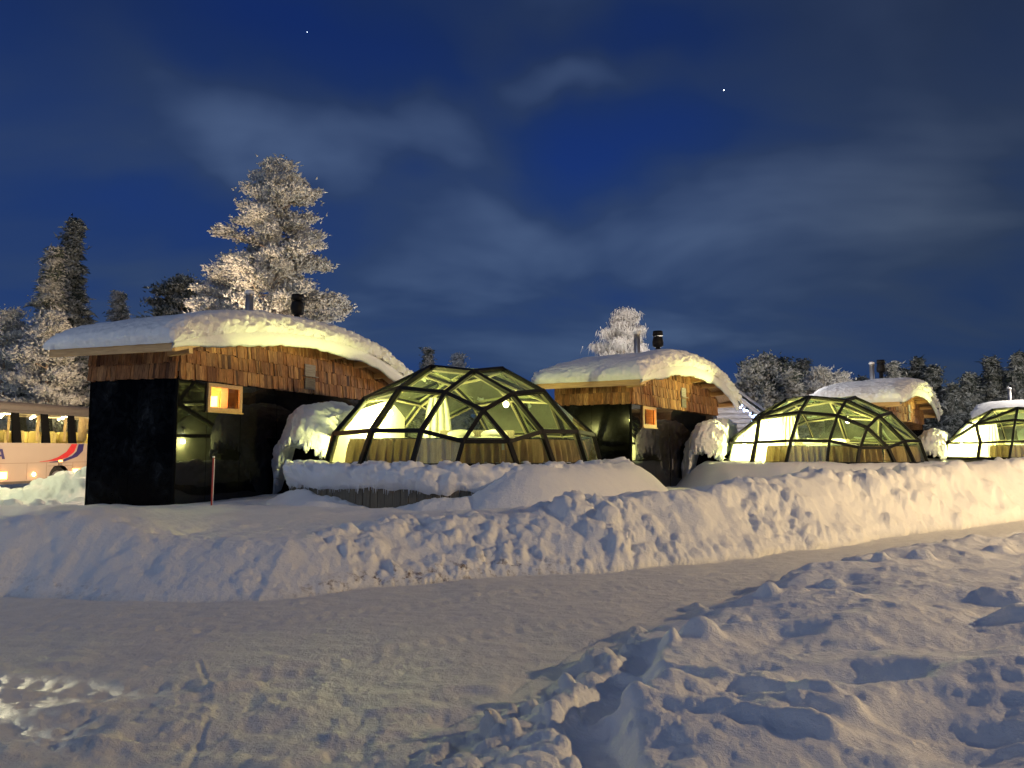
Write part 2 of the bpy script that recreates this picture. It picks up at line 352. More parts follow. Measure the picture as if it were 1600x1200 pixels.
def clods3(p, cell, seed=0, rmin=.3, rmax=.68, dens=.8, pw=2.6):
    """angular lumps in 3-D space; returns how far a surface point lies inside a lump"""
    X = p/cell+300; I = np.floor(X).astype(int); best = np.zeros(len(p))
    for dx in (-1, 0, 1):
        for dy in (-1, 0, 1):
            for dz in (-1, 0, 1):
                a = I[:, 0]+dx; b = I[:, 1]+dy; c = I[:, 2]+dz
                h = lambda k: TAB[(a*7+c*131+k*17+seed) % 512, (b*11+c*57+k*29+seed*5) % 512]
                u = X[:, 0]-a-h(1); v = X[:, 1]-b-h(2); w = X[:, 2]-c-h(3); r = rmin+(rmax-rmin)*h(4)**1.5; t = h(5)*3.14; t2 = h(6)*3.14
                u, v = u*np.cos(t)+v*np.sin(t), v*np.cos(t)-u*np.sin(t); v, w = v*np.cos(t2)+w*np.sin(t2), w*np.cos(t2)-v*np.sin(t2)
                g = r**pw-(np.abs(u)**pw+np.abs(v*1.25)**pw+np.abs(w)**pw)
                best = np.maximum(best, np.where((h(7) < dens) & (g > 0), np.maximum(g, 0)**(1/pw), 0))
    return best*cell
def sm(a, b, x): t = np.clip((x-a)/(b-a), 0, 1); return t*t*(3-2*t)

# ------------------------------------------------------------------ layout
CAB = [(-6.985, 15.997, .339, .13), (3.405, 21.913, .525, -.05), (14.85, 30.35, .625, -.14), (29.9, 44.4, .66, -.14)]
DOME = [(-1.224, 18.41, 1.28, 1.0, .237), (10.0, 24.9, 1.20, .93, .142), (22.0, 33.1, 1.25, .95, .10)]
base_px = [(-900, 990), (-300, 945), (0, 935), (200, 940), (400, 942), (600, 916), (800, 898), (1000, 890), (1200, 868), (1400, 838), (1600, 812), (1800, 795)]
bp = np.array([tuple(gnd(*p))[:2] for p in base_px]); bp = bp[np.argsort(bp[:, 0])]
crest = np.array([(-12, .9), (-6.4, .72), (-5.5, .85), (-4.2, .50), (-2.5, .54), (-1.5, .58), (0, .66), (2, .84), (4, .98), (6, 1.08), (8, 1.10), (11, 1.22), (16, 1.3)])
fld_px = [(560, 1330), (660, 1215), (790, 1130), (900, 1050), (1000, 985), (1120, 940), (1250, 905), (1420, 872), (1600, 850), (1800, 835)]
fp = np.array([tuple(gnd(*p))[:2] for p in fld_px]); fp = fp[np.argsort(fp[:, 0])]
def height(x, y):
    yb = np.interp(x, bp[:, 0], bp[:, 1]) + .25*fbm(x, y*0, .8, 3, 5)
    slope = np.interp(x, bp[:, 0], np.gradient(bp[:, 1], bp[:, 0])); cs = 1/np.sqrt(1+slope**2)
    d = (y-yb)*cs
    ch = np.interp(x, crest[:, 0], crest[:, 1])
    yard = .47+.10*fbm(x, y, .25, 3, 2)+ .18*sm(6, 14, x)*1.0
    yard = yard + .16*np.exp(-((y-13.0)/1.6)**2)*sm(-2.2, -4.5, x)          # drift in front of the first cabin
    # road side: low relief of packed snow
    road = .022*fbm(x, y, 1.3, 4, 9) + .012*fbm(x, y*3, 3, 3, 11)
    rough_l = sm(6.6, 4.6, y)                                              # churned snow near the viewer
    road = road + rough_l*(.030*fbm(x+y*.3, y-x*.5, 3.2, 4, 21)+.018*np.abs(fbm(x, y, 7, 3, 23)))
    # narrow wheel tracks
    road = road*(.25+.75*sm(-4.6, -3.7, x))
    for off, dp in ((-1.25, .010), (-2.75, .014), (-3.35, .006), (-4.5, .008)):
        q = d-off+.10*np.sin(x*.45+off); road = road-dp*np.exp(-(q/.13)**4)*(.7+.3*np.sin(x*38+y*9))+dp*.6*np.exp(-((np.abs(q)-.19)/.05)**2)
    for (x0, y0, x1, y1, w, dp) in ((-2.35, 6.0, -1.55, 3.9, .018, .006),):
        t = np.clip(((x-x0)*(x1-x0)+(y-y0)*(y1-y0))/((x1-x0)**2+(y1-y0)**2), 0, 1)
        q = np.hypot(x-x0-t*(x1-x0)+.06*np.sin(y*2.2), y-y0-t*(y1-y0)); road = road-dp*np.exp(-(q/w)**2)+dp*.5*np.exp(-((q-w*1.8)/w)**2)
    # left ruts that catch the low lamp
    road = road + sm(-1.1, -1.8, x)*sm(-4.8, -3.8, x)*sm(6.5, 5.5, y)*.060*np.maximum(0, fbm(x*.6+y*.4, y*1.6-x*.4, 3.3, 4, 31)+.04)
    # the ploughed bank
    face = sm(0, 1.15, d)
    steep = np.clip(d/1.15, 0, 1)**.62
    prof = ch*(.5*face+.5*steep)
    back = sm(1.5, 4.8, d)
    near_l = sm(-1.8, -3.2, x)
    rough_m = np.where(d > 0, 1.0, 0)*sm(0, .18, d)*(1-sm(1.35, 2.1, d))*(1-.86*near_l)
    rough_m = np.maximum(rough_m, .55*sm(-4.4, -5.4, x)*np.exp(-((d-.8)/.8)**2)*(d > 0))
    flat = sm(.30, .62, vnoise(x+y, y, .8, 44))                               # cut faces between the rubble
    rough_m = rough_m*(.18+.68*flat)
    bank = prof+(.10*fbm(x, y, 1.1, 3, 14)+.05*fbm(x, y, 4, 2, 15))*sm(0, .6, d)*(1-.6*near_l)
    toe = np.exp(-((d-.10)/.22)**2)*sm(-2.6, -1.0, x)
    rough_m = np.maximum(rough_m, toe*.55)
    h_far = yard+.05*fbm(x, y, 1.2, 3, 17)*sm(3, 5, d)
    h = np.where(d > 0, bank*(1-back)+np.maximum(h_far, 0)*back, 0)
    h = np.where(d <= 0, road, h+road*.3)
    # yard mounds round the glass domes
    for i, (dx, dy, zb, sc, th) in enumerate(DOME):
        rx = x-dx; ry = y-dy; rr = np.hypot(rx, ry)/sc; az = np.arctan2(rx, -ry)
        lim = 4.0 if i == 0 else 3.9
        mound = (zb+.02)*(1-sm(lim-.1, lim+1.9, rr))
        if i == 0:
            side = sm(-.22, .42, az)*(1-sm(2.2, 2.8, az))
            low = (.60+.12*np.sin(rx*1.9+1.0))*(1-sm(4.0, 5.6, rr))
            mound = np.maximum(mound*side, low*(1-sm(1.2, 1.6, np.abs(az))))
            mound = np.where(rr < 3.85, np.minimum(mound, .6+ side*.6), mound)
        mound = mound+ (mound > .3)*.06*fbm(x, y, 1.5, 4, 50+i)
        h = np.where(d > .6, np.maximum(h, mound), h)
    rg = np.hypot(x-DOME[0][0], y-DOME[0][1]); rubm_d = .30*np.exp(-((rg-3.9)/.35)**2)
    # car park behind, down at road level, with ploughed heaps
    park = sm(-8.6, -10.6, x+.25*(y-16))*sm(15, 17, y)
    heap = .84*np.exp(-(((x+12.3)/1.5)**2+((y-22.6)/1.3)**2))+.33*np.exp(-(((x+15.0)/2.0)**2+((y-22.2)/1.2)**2))
    hp = heap+sm(.08, .3, heap)*(clods(x, y, .7, 61, .2, .6, .8)*.16+clods(x, y, .3, 64, .2, .6, .8)*.3)
    low_b = .22+clods(x, y, .5, 66, .2, .6, .8)*.3+clods(x, y, .22, 67, .2, .6, .8)*.4
    ph = np.maximum(hp, low_b*(1-sm(18.5, 19.8, y)))+.03*fbm(x, y, 2, 3, 70)
    h = h*(1-park)+ph*park
    h = np.where(y > 27, h*(1-sm(27, 31, y)*sm(-5, -9, x)), h)
    # the trodden field at lower right
    yf = np.interp(x, fp[:, 0], fp[:, 1], left=-3)+.22*fbm(x, y*.5, 1.5, 3, 80)
    slf = np.interp(x, fp[:, 0], np.gradient(fp[:, 1], fp[:, 0])); e = (yf-y)/np.sqrt(1+np.minimum(slf, 1.5)**2)
    fld = sm(-.05, .65, e)
    plate = .17+.10*sm(1, 4, x)+.05*fbm(x, y, .7, 3, 82)
    und = .085*fbm(x*.7, y*1.5, 1.1, 2, 84)+.040*fbm(x*.8, y*1.4, 2.4, 2, 86)+.008*fbm(x, y, 7, 2, 87)
    left_edge = sm(1.2, .3, x)                                              # crumbled snow beside the path
    patch = sm(.40, .66, vnoise(x, y, .8, 97))
    rub_f = sm(-.25, .1, e)*(.95*np.exp(-((e-.2)/.30)**2)*sm(.2, .5, vnoise(x, y, 1.6, 98))+.32*patch*sm(6.2, 4.4, y)+.6*left_edge)
    soft = clods(x, y, .75, 101, .12, .42, .35)*.20*(1-.7*left_edge)
    fh = fld*(plate+und+soft)
    # footpath cut through it, and hollows
    pth = np.array([(1.3, 6.4), (.75, 5.3), (.48, 4.4), (.38, 3.3), (.35, 1.0)])[::-1]
    xc = np.interp(y, pth[:, 1], pth[:, 0]); w = .17+.03*np.sin(y*3)
    rub_f = rub_f*(1-.8*np.exp(-(np.abs(x-xc)/.16)**4))
    tr = np.exp(-(np.abs(x-xc-.04*np.sin(4*y))/w)**4)*sm(6.3, 5.6, y)*sm(-.2, .3, e+.3)
    fh = fh*(1-tr)+.02*tr
    for (px, py, r1, r2, dp) in ((1310, 1030, .26, .17, .15), (1400, 1030, .2, .16, .13), (1560, 985, .5, .2, .12), (1500, 1100, .5, .34, .20), (1170, 1050, .22, .08, .09), (1330, 985, .3, .08, .07), (1150, 1015, .2, .1, .07), (1240, 960, .25, .08, .07)):
        c = gnd(px, py, .3); fh = fh-dp*np.exp(-(((x-c.x)/r1)**2+((y-c.y)/r2)**2))*fld
    for (px, py, r1, r2, dp) in ((1095, 985, .15, .13, .11), (1045, 992, .07, .07, .09), (1440, 885, .16, .12, .11), (1300, 915, .14, .1, .08), (1560, 872, .17, .12, .11), (1375, 892, .09, .07, .09), (1605, 975, .26, .2, .15), (1200, 935, .1, .08, .07)):
        c = gnd(px, py, .2); fh = fh+dp*np.exp(-(((x-c.x)/r1)**2+((y-c.y)/r2)**2)**2.0)*sm(-.3, .2, e)
    # ploughed ridges running across
    for (ax, ay, bx, by, hh) in ((960, 1010, 1330, 1085, .06), (950, 1075, 1290, 1125, .07), (1050, 1060, 1600, 1125, .05)):
        A = gnd(ax, ay, .25); B = gnd(bx, by, .25); t = np.clip(((x-A.x)*(B.x-A.x)+(y-A.y)*(B.y-A.y))/((B-A).length_squared), 0, 1)
        qd = np.hypot(x-A.x-t*(B.x-A.x), y-A.y-t*(B.y-A.y)+.05*np.sin(x*4)); fh = fh+hh*np.exp(-(qd/.07)**2)*(.6+.8*vnoise(x, y, 5, 110))
    fh = np.where(e > -.6, np.maximum(fh, -.05), 0)
    h = np.where(y < yb-.3, np.where(e > -.3, np.maximum(h*(1-fld), 0)*(1-fld)+fh, h), h)
    # far land
    far = sm(45, 120, np.hypot(x, y)); h = h*(1-far)+far*(.6+1.2*fbm(x, y, .01, 2, 120))
    rubm = np.where(d > 0, rough_m, np.where(y < yb-.3, rub_f, 0))
    rubm = np.maximum(np.maximum(rubm, rubm_d), park*sm(24.5, 23, y)*.85)
    roadm = np.where(d < .05, 1-fld, 0)*sm(.1, -.1, d)*.9
    dirt = np.exp(-((d-.10)/.16)**2)*sm(-2.6, -1.9, x)*sm(1.2, -.2, x)*1.0+.35*np.exp(-((d-.08)/.12)**2)*sm(-6.2, -5.4, x)*sm(-4, -4.8, x)+.10*np.exp(-((d-.1)/.15)**2)
    return h, np.clip(roadm, 0, 1), np.clip(dirt, 0, 1), rubm
def hgt(x, y):
    return float(height(np.array([float(x)]), np.array([float(y)]))[0][0])
def terrain():
    fine = np.radians(np.linspace(-46, 46, 960)); coarse = np.radians(np.linspace(50, 310, 70))[1:-1]
    az = np.concatenate([fine, coarse]); na = len(az)
    d = [.35]
    while d[-1] < 30: d.append(d[-1]*(1.03 if d[-1] < 1.8 else 1.006 if d[-1] < 7.2 else 1.0033 if d[-1] < 16 else 1.0065))
    while d[-1] < 1500: d.append(d[-1]*1.09)
    d = np.array(d); nr = len(d)
    A, D = np.meshgrid(az, d); x = (np.sin(A)*D).ravel(); y = (np.cos(A)*D).ravel()
    z, rd, dt, rub = height(x, y)
    G = np.stack([x, y, z], 1).reshape(nr, na, 3)
    gu = np.gradient(G, axis=0); gv = np.gradient(G, axis=1); nn = np.cross(gu.reshape(-1, 3), gv.reshape(-1, 3)); nn /= np.linalg.norm(nn, axis=1, keepdims=True)+1e-12; nn[nn[:, 2] < 0] *= -1
    v = G.reshape(-1, 3).copy(); k = np.where((rub > .02) & (y > .5) & (y < 26) & (np.abs(x) < y*1.05))[0]; p = v[k]
    fld_ = y[k] < np.interp(x[k], bp[:, 0], bp[:, 1])-.3
    big = clods3(p, .62, 3); mid = clods3(p+5, .28, 8); sml = clods3(p+9, .13, 12, dens=.9)
    disp = np.where(fld_, mid*.42+clods3(p+2, .16, 15)*.45+sml*.25, big*.34+mid*.50+clods3(p+2, .17, 15)*.5+sml*.45)+.02*fbm3(p, 9, 3, 4)
    v[k] = p+nn[k]*(disp*rub[k])[:, None]
    # the surface of the snow is never quite smooth
    k2 = np.where((y > .5) & (y < 12) & (np.abs(x) < y))[0]; v[k2, 2] += .006*fbm(x[k2], y[k2], 9, 3, 77)*(1+1.5*(rd[k2] < .5)); v = np.vstack([v, [[0, 0, 0]]]); rd = np.append(rd, 1); dt = np.append(dt, 0)
    i = np.arange(nr-1)[:, None]; j = np.arange(na)[None, :]; j2 = (j+1) % na
    q = np.stack([i*na+j, i*na+j2, (i+1)*na+j2, (i+1)*na+j], -1).reshape(-1, 4)[:, ::-1]
    c = len(v)-1; tri = np.stack([np.full(na, c), j[0], j2[0]], 1)[:, ::-1]
    me = bpy.data.meshes.new('snowy_ground'); me.vertices.add(len(v)); me.vertices.foreach_set('co', v.ravel())
    loops = np.concatenate([q.ravel(), tri.ravel()]); me.loops.add(len(loops)); me.loops.foreach_set('vertex_index', loops)
    n = len(q)+len(tri); me.polygons.add(n)
    st = np.concatenate([np.arange(len(q))*4, len(q)*4+np.arange(len(tri))*3]); tot = np.concatenate([np.full(len(q), 4), np.full(len(tri), 3)])
    me.polygons.foreach_set('loop_start', st); me.polygons.foreach_set('loop_total', tot); me.polygons.foreach_set('use_smooth', np.ones(n, bool))
    me.update(calc_edges=True); me.validate()
    for nm, arr in (('road', rd), ('dirt', dt)):
        at2 = me.attributes.new(nm, 'FLOAT', 'POINT'); at2.data.foreach_set('value', arr.astype(np.float32))
    me.materials.append(MT['ground'])
    o = bpy.data.objects.new('snowy_ground', me); COL.objects.link(o); tag(o, kind='structure')
terrain()

# ------------------------------------------------------------------ cabins
ZS, WL, DP, OX, OY, OL, Z0, TP, ZP, Z1 = 3.01, 9.04, 2.39, .55, .76, .29, 3.43, 4.3, 4.17, 3.26
def soffit(t):
    """underside of the arched roof at depth t along the gable"""
    t = np.asarray(t, float)
    a = (t-TP)/(TP+OY); b = (t-TP)/(WL+OY-TP)
    return np.where(t < TP, ZP-(ZP-Z0)*np.abs(a)**2.0, ZP-(ZP-Z1)*np.abs(b)**2.5)
def snow_slab(mb, r0, r1, t0, t1, thick, bulge=.12, nu=64, nv=200, seed=0, base=None):
    """thick pillow of snow following the roof curve; closed surface"""
    base = base or (lambda t: soffit(t)+.16)
    ke = np.linspace(0, .93, 17)[:-1]; ue = (1-ke**2)**(1/12); um = ue[-1]*.985; u = np.concatenate([-ue, np.linspace(-um, um, nu-32), ue[::-1]]); v = np.linspace(-1, 1, nv); v = np.sign(v)*(1-(1-np.abs(v))**1.5)
    U, V = np.meshgrid(u, v, indexing='ij')
    r = (r0+r1)/2+U*(r1-r0)/2; t = (t0+t1)/2+V*(t1-t0)/2
    k = np.where(U > 0, np.clip(1-np.abs(U)**12, 0, 1)**.5, np.clip(1-np.abs(U)**9, 0, 1)**.5)*np.clip(1-np.abs(V)**22, 0, 1)**.45
    thk = thick(r, t)
    top = base(t)+thk*k+.045*fbm(r, t, 1.4, 3, seed)*k
    # the sides swell outward half way up
    sw = bulge*np.clip(4*k*(1-k), 0, 1)
    rr = r+np.sign(U)*sw*np.abs(U)**6+.03*fbm(t, top, 2.5, 3, seed+3)*np.abs(U)**8; tt = t+np.sign(V)*sw*np.abs(V)**10
    pp = np.stack([rr, tt, top], -1).reshape(-1, 3); em = (np.abs(U)**9+np.abs(V)**24).ravel()
    q = (clods3(pp, .15, seed, dens=1.0)*.75+clods3(pp+4, .08, seed+4, dens=1.0)*.6); em = np.clip(em*1.6, 0, 1)*np.where(V.ravel() < -.95, .28, 1)*(.75+.5*vnoise3(pp, .9, seed))
    rr = rr+np.sign(U)*(np.abs(U) > .5)*(q*em).reshape(U.shape)*1.25; tt = tt+np.sign(V)*(np.abs(V) > .95)*(q*em).reshape(U.shape)*.8; top = top+(q*(em+.012)).reshape(U.shape)*.45
    P = np.stack([rr, tt, top], -1); mb.grid(P[:, ::-1])
    Q = np.stack([r, t, base(t)+.003], -1); mb.grid(Q)
def shingles(mb, p0, axis, normal, length, zfun, z0, rh=.31, seed=0):
    rnd = random.Random(seed); p0 = Vector(p0); axis = Vector(axis); normal = Vector(normal)
    row = 0; zb = z0
    zmax = max(zfun(s) for s in np.linspace(0, length, 40))
    while zb < zmax:
        s = -rnd.uniform(0, .05)
        while s < length:
            w = rnd.choice((.05, .07, .09, .11, .15))*rnd.uniform(.85, 1.15); s1 = min(s+w-.004, length); s0 = max(s, 0)
            if s1-s0 > .015:
                th = rnd.uniform(.018, .05); zl = zb+rnd.uniform(-.018, .018)-(.05 if row == 0 else .03); lean = .012
                a0, a1 = zfun(s0), zfun(s1); zt0 = min(zb+rh+.01, a0); zt1 = min(zb+rh+.01, a1)
                if zt0 > zl+.03 and zt1 > zl+.03:
                    A = p0+axis*s0; B = p0+axis*s1; n0 = normal*(.035+th); n1 = normal*(.02+th*.4)
                    mb.hexa([A+Vector((0, 0, zl)), B+Vector((0, 0, zl)), B+n0+Vector((0, 0, zl)), A+n0+Vector((0, 0, zl)),
                             A+Vector((0, 0, zt0)), B+Vector((0, 0, zt1)), B+n1+Vector((0, 0, zt1)), A+n1+Vector((0, 0, zt0))])
            s += w
        zb += rh; row += 1
def make_cabin(idx):
    X, Y, th, dz = CAB[idx]
    c = empty('cabin', (X, Y, dz), -th)
    rnd = random.Random(idx)
    # walls of black glass, panel by panel; window opening at t .87-2.0, z 2.33-2.93
    wt0, wt1, wz0, wz1 = .94, 1.90, 2.37, 2.88
    m = MB(); ts = [0, .9, 2.0, 3.35, 4.7, 6.1, 7.5, WL]
    for a_, b_ in zip(ts, ts[1:]):
        if a_ == .9:
            m.box(-.06, 0, a_+.006, b_-.006, -1, wz0); m.box(-.06, 0, a_+.006, b_-.006, wz1, ZS+.1)
        else: m.box(-.06, 0, a_+.006, b_-.006, -1, ZS+.1)
    m.build('glass_wall', 'black_glass', c)
    m = MB(); m.box(-DP, -1.25, 0, .05, -1, ZS+.1); m.box(-1.238, -.062, 0, .05, -1, ZS+.1); m.build('end_wall', 'mottled_glass', c)
    m = MB()
    m.box(-DP+.02, -.07, .06, .09, -1, ZS+.1)
    m.box(-DP, -DP+.05, .052, WL-.01, -1, Z0+.2); m.box(-DP+.05, -.07, WL-.06, WL-.002, -1, Z1+.1)
    m.box(-.05, .012, -.012, .012, -1, ZS-.02); m.box(-DP-.01, -DP+.03, -.012, -.001, -1, ZS-.02)
    # ledge that carries the shingles
    m.box(-.16, .02, -.001, WL, ZS-.03, ZS-.005)
    m.build('inner_wall', 'matt_black', c)
    # shingle cladding
    m = MB()
    shingles(m, (.0, .012, 0), (0, 1, 0), (1, 0, 0), WL-.02, lambda s: float(soffit(s))+.02, ZS, seed=idx*3+1)
    shingles(m, (-DP-.03, -.004, 0), (1, 0, 0), (0, -1, 0), DP+.03, lambda s: float(soffit(0))+.02, ZS, seed=idx*3+2)
    m.build('shingle_cladding', 'shingle', c)
    m = MB()                                                             # backing behind the shingles
    tt = np.linspace(0, WL, 30)
    for a_, b_ in zip(tt, tt[1:]):
        m.hexa([(-.05, a_, ZS+.1), (-.003, a_, ZS+.1), (-.003, b_, ZS+.1), (-.05, b_, ZS+.1), (-.05, a_, soffit(a_)), (-.003, a_, soffit(a_)), (-.003, b_, soffit(b_)), (-.05, b_, soffit(b_))])
    m.box(-DP, -.06, .003, .04, ZS+.1, float(soffit(0))); m.build('cladding_backing', 'weathered', c)
    # roof: curved board deck, fascia, rafter tails
    m = MB(); tt = np.linspace(-OY, WL+OY, 48); r0, r1 = -DP-OL, OX
    for a_, b_ in zip(tt, tt[1:]):
        za, zb = float(soffit(a_))+.03, float(soffit(b_))+.03
        m.hexa([(r0, a_, za), (r1, a_, za), (r1, b_, zb), (r0, b_, zb), (r0, a_, za+.12), (r1, a_, za+.12), (r1, b_, zb+.12), (r0, b_, zb+.12)])
    roof = m.build('roof', 'soffit', c)
    m = MB()
    z = float(soffit(-OY)); m.box(r0, r1+.03, -OY-.045, -OY-.002, z-.02, z+.155)
    m.build('eave_fascia', 'pine', c)
    m = MB()
    for a_, b_ in zip(tt, tt[1:]):
        za, zb = float(soffit(a_)), float(soffit(b_)); m.hexa([(r1+.002, a_, za-.03), (r1+.045, a_, za-.03), (r1+.045, b_, zb-.03), (r1+.002, b_, zb-.03), (r1+.002, a_, za+.13), (r1+.045, a_, za+.13), (r1+.045, b_, zb+.13), (r1+.002, b_, zb+.13)])
    m.build('gable_fascia', 'pine', c)
    for t_ in (-.25, 5.6, 6.9, 8.1, 9.3):
        m = MB(); z = float(soffit(t_)); m.beam((-.02, t_, z-.10), (OX-.02, t_, z-.06), .11, .16, (0, 0, 1)); m.build('rafter_tail', 'pine', roof)
    # snow on the roof
    m = MB()
    def thick(r, t):
        return .52+.06*np.clip(r, 0, .5)-.10*np.clip((-r-.3)/2.4, 0, 1)**1.5-.06*np.clip((t-4)/6, 0, 1)+.05*fbm(r, t, .7, 3, 200+idx)
    snow_slab(m, r0-.06, r1+.10, -OY-.10, WL+OY+.1, thick, seed=210+idx)
    sn = m.build('roof_snow', 'roof_snow', c, True)
    # crust curling under the gable edge
    m = MB(); us = np.linspace(-OY-.08, WL+OY+.02, 150); prof = []; st_ = sm(-OY-.1, .9, us)
    for k in np.linspace(0, 1, 7):
        a_ = k*math.pi; drop = -.05+.11*st_+st_*(.10*vnoise(us, us*0, 1.1, 230+idx)+.04*vnoise(us, us*0, 6, 233))
        prof.append(np.stack([r1+.10+.05*np.sin(a_)-.06*k+us*0, us, soffit(us)+.22-(.22+drop)*k], -1))
    for k in np.linspace(1, 0, 5)[1:]:
        prof.append(np.stack([r1+.048+us*0, us, soffit(us)+.22-(.2)*k], -1))
    m.grid(np.array(prof)); m.build('snow_lip', 'snow', sn, True)
    # sauna window: pine frame, lined recess with bench and backrest, glowing lamp
    wn_ = empty('window', (0, 0, 0)); wn_.parent = c
    m = MB(); fw = .085
    m.box(.002, .05, wt0-fw, wt1+fw, wz1-.03, wz1+fw-.03); m.box(.002, .05, wt0-fw, wt1+fw, wz0-fw+.03, wz0+.03)
    m.box(.002, .05, wt0-fw, wt0, wz0+.032, wz1-.032); m.box(.002, .05, wt1, wt1+fw, wz0+.032, wz1-.032)
    m.box(-.04, .08, wt0-fw-.02, wt1+fw+.02, wz0-fw+.0, wz0-fw+.028)
    m.build('window_frame', 'pine', wn_)
    m = MB(); m.poly([(-.03, wt0, wz0), (-.03, wt1, wz0), (-.03, wt1, wz1), (-.03, wt0, wz1)]); m.build('window_pane', 'pane', wn_)
    m = MB(); x0, x1, y0, y1, z0, z1 = -1.5, -.065, .4, 2.65, 1.5, 3.06
    m.poly([(x0, y0, z0), (x0, y1, z0), (x0, y1, z1), (x0, y0, z1)]); m.poly([(x0, y0, z0), (x1, y0, z0), (x1, y0, z1), (x0, y0, z1)]); m.poly([(x0, y1, z0), (x1, y1, z0), (x1, y1, z1), (x0, y1, z1)])
    m.poly([(x0, y0, z0), (x1, y0, z0), (x1, y1, z0), (x0, y1, z0)]); m.poly([(x0, y0, z1), (x1, y0, z1), (x1, y1, z1), (x0, y1, z1)])
    m.build('sauna_lining', 'pine', wn_)
    m = MB()
    for k in range(5): m.box(-1.08+k*.065, -1.045+k*.065, 2.50, 2.53, 2.42, 2.86)
    for zz in (2.42, 2.62, 2.84): m.box(-1.10, -.76, 2.53, 2.56, zz, zz+.03)
    for k in range(4): m.box(-1.45, -.5, 2.2+k*.1, 2.28+k*.1, 2.33, 2.36)
    m.build('sauna_bench', 'pine', wn_)
    m = MB(); m.box(-.70, -.50, 2.15, 2.6, 1.8, 3.0); m.build('sauna_door', 'redwood', wn_)
    m = MB(); m.box(-1.38, -1.18, 2.55, 2.6, 2.52, 2.78); m.build('sauna_lamp', 'sauna_bulb', wn_)
    lp = lamp('sauna_light', (0, 0, 0), 190 if idx == 0 else 420, (1, .46, .12), .08); lp.parent = c; lp.location = (-1.15, 1.7, 2.75)
    # door leaf lines, handle, and grey inset panel near the dome
    m = MB(); m.box(.001, .012, 3.36, 4.2, .1, 2.15); m.build('door', 'black_glass', c)
    m = MB(); m.tube([(.05, 3.45, 1.0), (.05, 3.45, 1.35)], .012, 6); m.build('door_handle', 'steel', c)
    m = MB()
    for zz, n_ in ((3.06, 2), (3.42, 1)):
        for k in range(n_): m.box(.07, .10, 4.35+.02*n_, 4.85, zz, zz+.3)
    m.box(.07, .17, 4.3, 4.9, 3.39, 3.41); m.build('grey_vent_cover', 'log', c)
    # chimneys
    m = MB(); m.tube([(-1.2, 3.7, 3.7), (-1.2, 3.7, 5.5)], .10, 14); m.tube([(-1.2, 3.7, 5.5), (-1.2, 3.7, 5.54)], .115, 14)
    ch = m.build('chimney_pipe', 'steel', c, True)
    m = MB(); m.sphere((-1.2, 3.7, 5.57), .13, 12, 8, (1, 1, .6)); m.build('snow_cap', 'snow', ch, True)
    m = MB(); m.tube([(-1.2, 5.8, 3.7), (-1.2, 5.8, 5.4)], .09, 14); m.tube([(-1.2, 5.8, 5.33), (-1.2, 5.8, 5.37), (-1.2, 5.8, 5.53), (-1.2, 5.8, 5.67), (-1.2, 5.8, 5.72)], [.12, .19, .20, .17, .15], 16)
    m.tube([(-1.2, 5.8, 5.75), (-1.2, 5.8, 5.92)], [.19, .17], 16)
    for k in range(4): m.beam((-1.2+.15*math.cos(k*1.57), 5.8+.15*math.sin(k*1.57), 5.70), (-1.2+.15*math.cos(k*1.57), 5.8+.15*math.sin(k*1.57), 5.77), .02, .02, (1, 0, 0))
    m.build('chimney_cowl', 'black', c, True)
    return c
labels = ['black glass cabin with shingle gable, nearest of the arched-roof cabins, standing beside the coach',
          'cabin with lit gable and small glowing window between the first and second glass domes',
          'distant cabin whose curved snowy roof rises behind the second glass dome',
          'farthest cabin, only its snow covered eave showing at the right edge']
for i in range(4): tag(make_cabin(i), labels[i], 'cabin', 'arched-roof cabins in a row')

# ------------------------------------------------------------------ glass domes
SH = dict(B1=(11.4, .97, 0), B2=(27.5, .98, 0), B3=(49, .995, 0), B4=(70, 1.02, 0), L1=(8.9, .934, .483), L2=(25.5, .905, .698), L3=(47, .934, .71), L4=(69.5, .97, .66),
          V=(0, .824, 1.117), M1=(17.8, .722, 1.504), M2=(46, .687, 1.636), M3=(90, .70, 1.50), T0=(0, .489, 2.034), T1=(47, .352, 2.2))
RB = 3.255
def dvert(key):
    """key: name + side (+/-) + optional ' for the far half"""
    back = key.endswith("'"); k = key.rstrip("'"); s = -1 if k.endswith('-') else 1; nm = k.rstrip('+-')
    a_, r_, z_ = SH[nm]; a_ = R(a_*s)
    if back: a_ = math.pi-a_
    return Vector((RB*r_*math.sin(a_), -RB*r_*math.cos(a_), z_))
half = []
for s in '+-':
    half += [('V', 'L1'+s, 'L2'+s, 'M1'+s), ('M1'+s, 'L2'+s, 'L3'+s, 'M2'+s), ('M2'+s, 'L3'+s, 'L4'+s, 'M3'+s), ('V', 'M1'+s, 'T0', ) if False else ('T0', 'M1'+s, 'M2'+s, 'T1'+s),
             ('B1'+s, 'B2'+s, 'L2'+s, 'L1'+s), ('B2'+s, 'B3'+s, 'L3'+s, 'L2'+s), ('B3'+s, 'B4'+s, 'L4'+s, 'L3'+s), ('T1'+s, 'M2'+s, 'M3'+s)]
half += [('V', 'L1-', 'L1+'), ('V', 'M1-', 'T0', 'M1+'), ('B1-', 'B1+', 'L1+', 'L1-')]
faces = [f for f in half] + [tuple(k+"'" for k in f) for f in half]
for s in '+-': faces += [('M3'+s, 'L4'+s, 'L4'+s+"'"), ('B4'+s, 'B4'+s+"'", 'L4'+s+"'", 'L4'+s), ('T1'+s, 'M3'+s, 'T1'+s+"'")]
faces.append(('T0', 'T1+', "T1+'", "T0'", "T1-'", 'T1-'))
CEN = Vector((0, 0, .4))
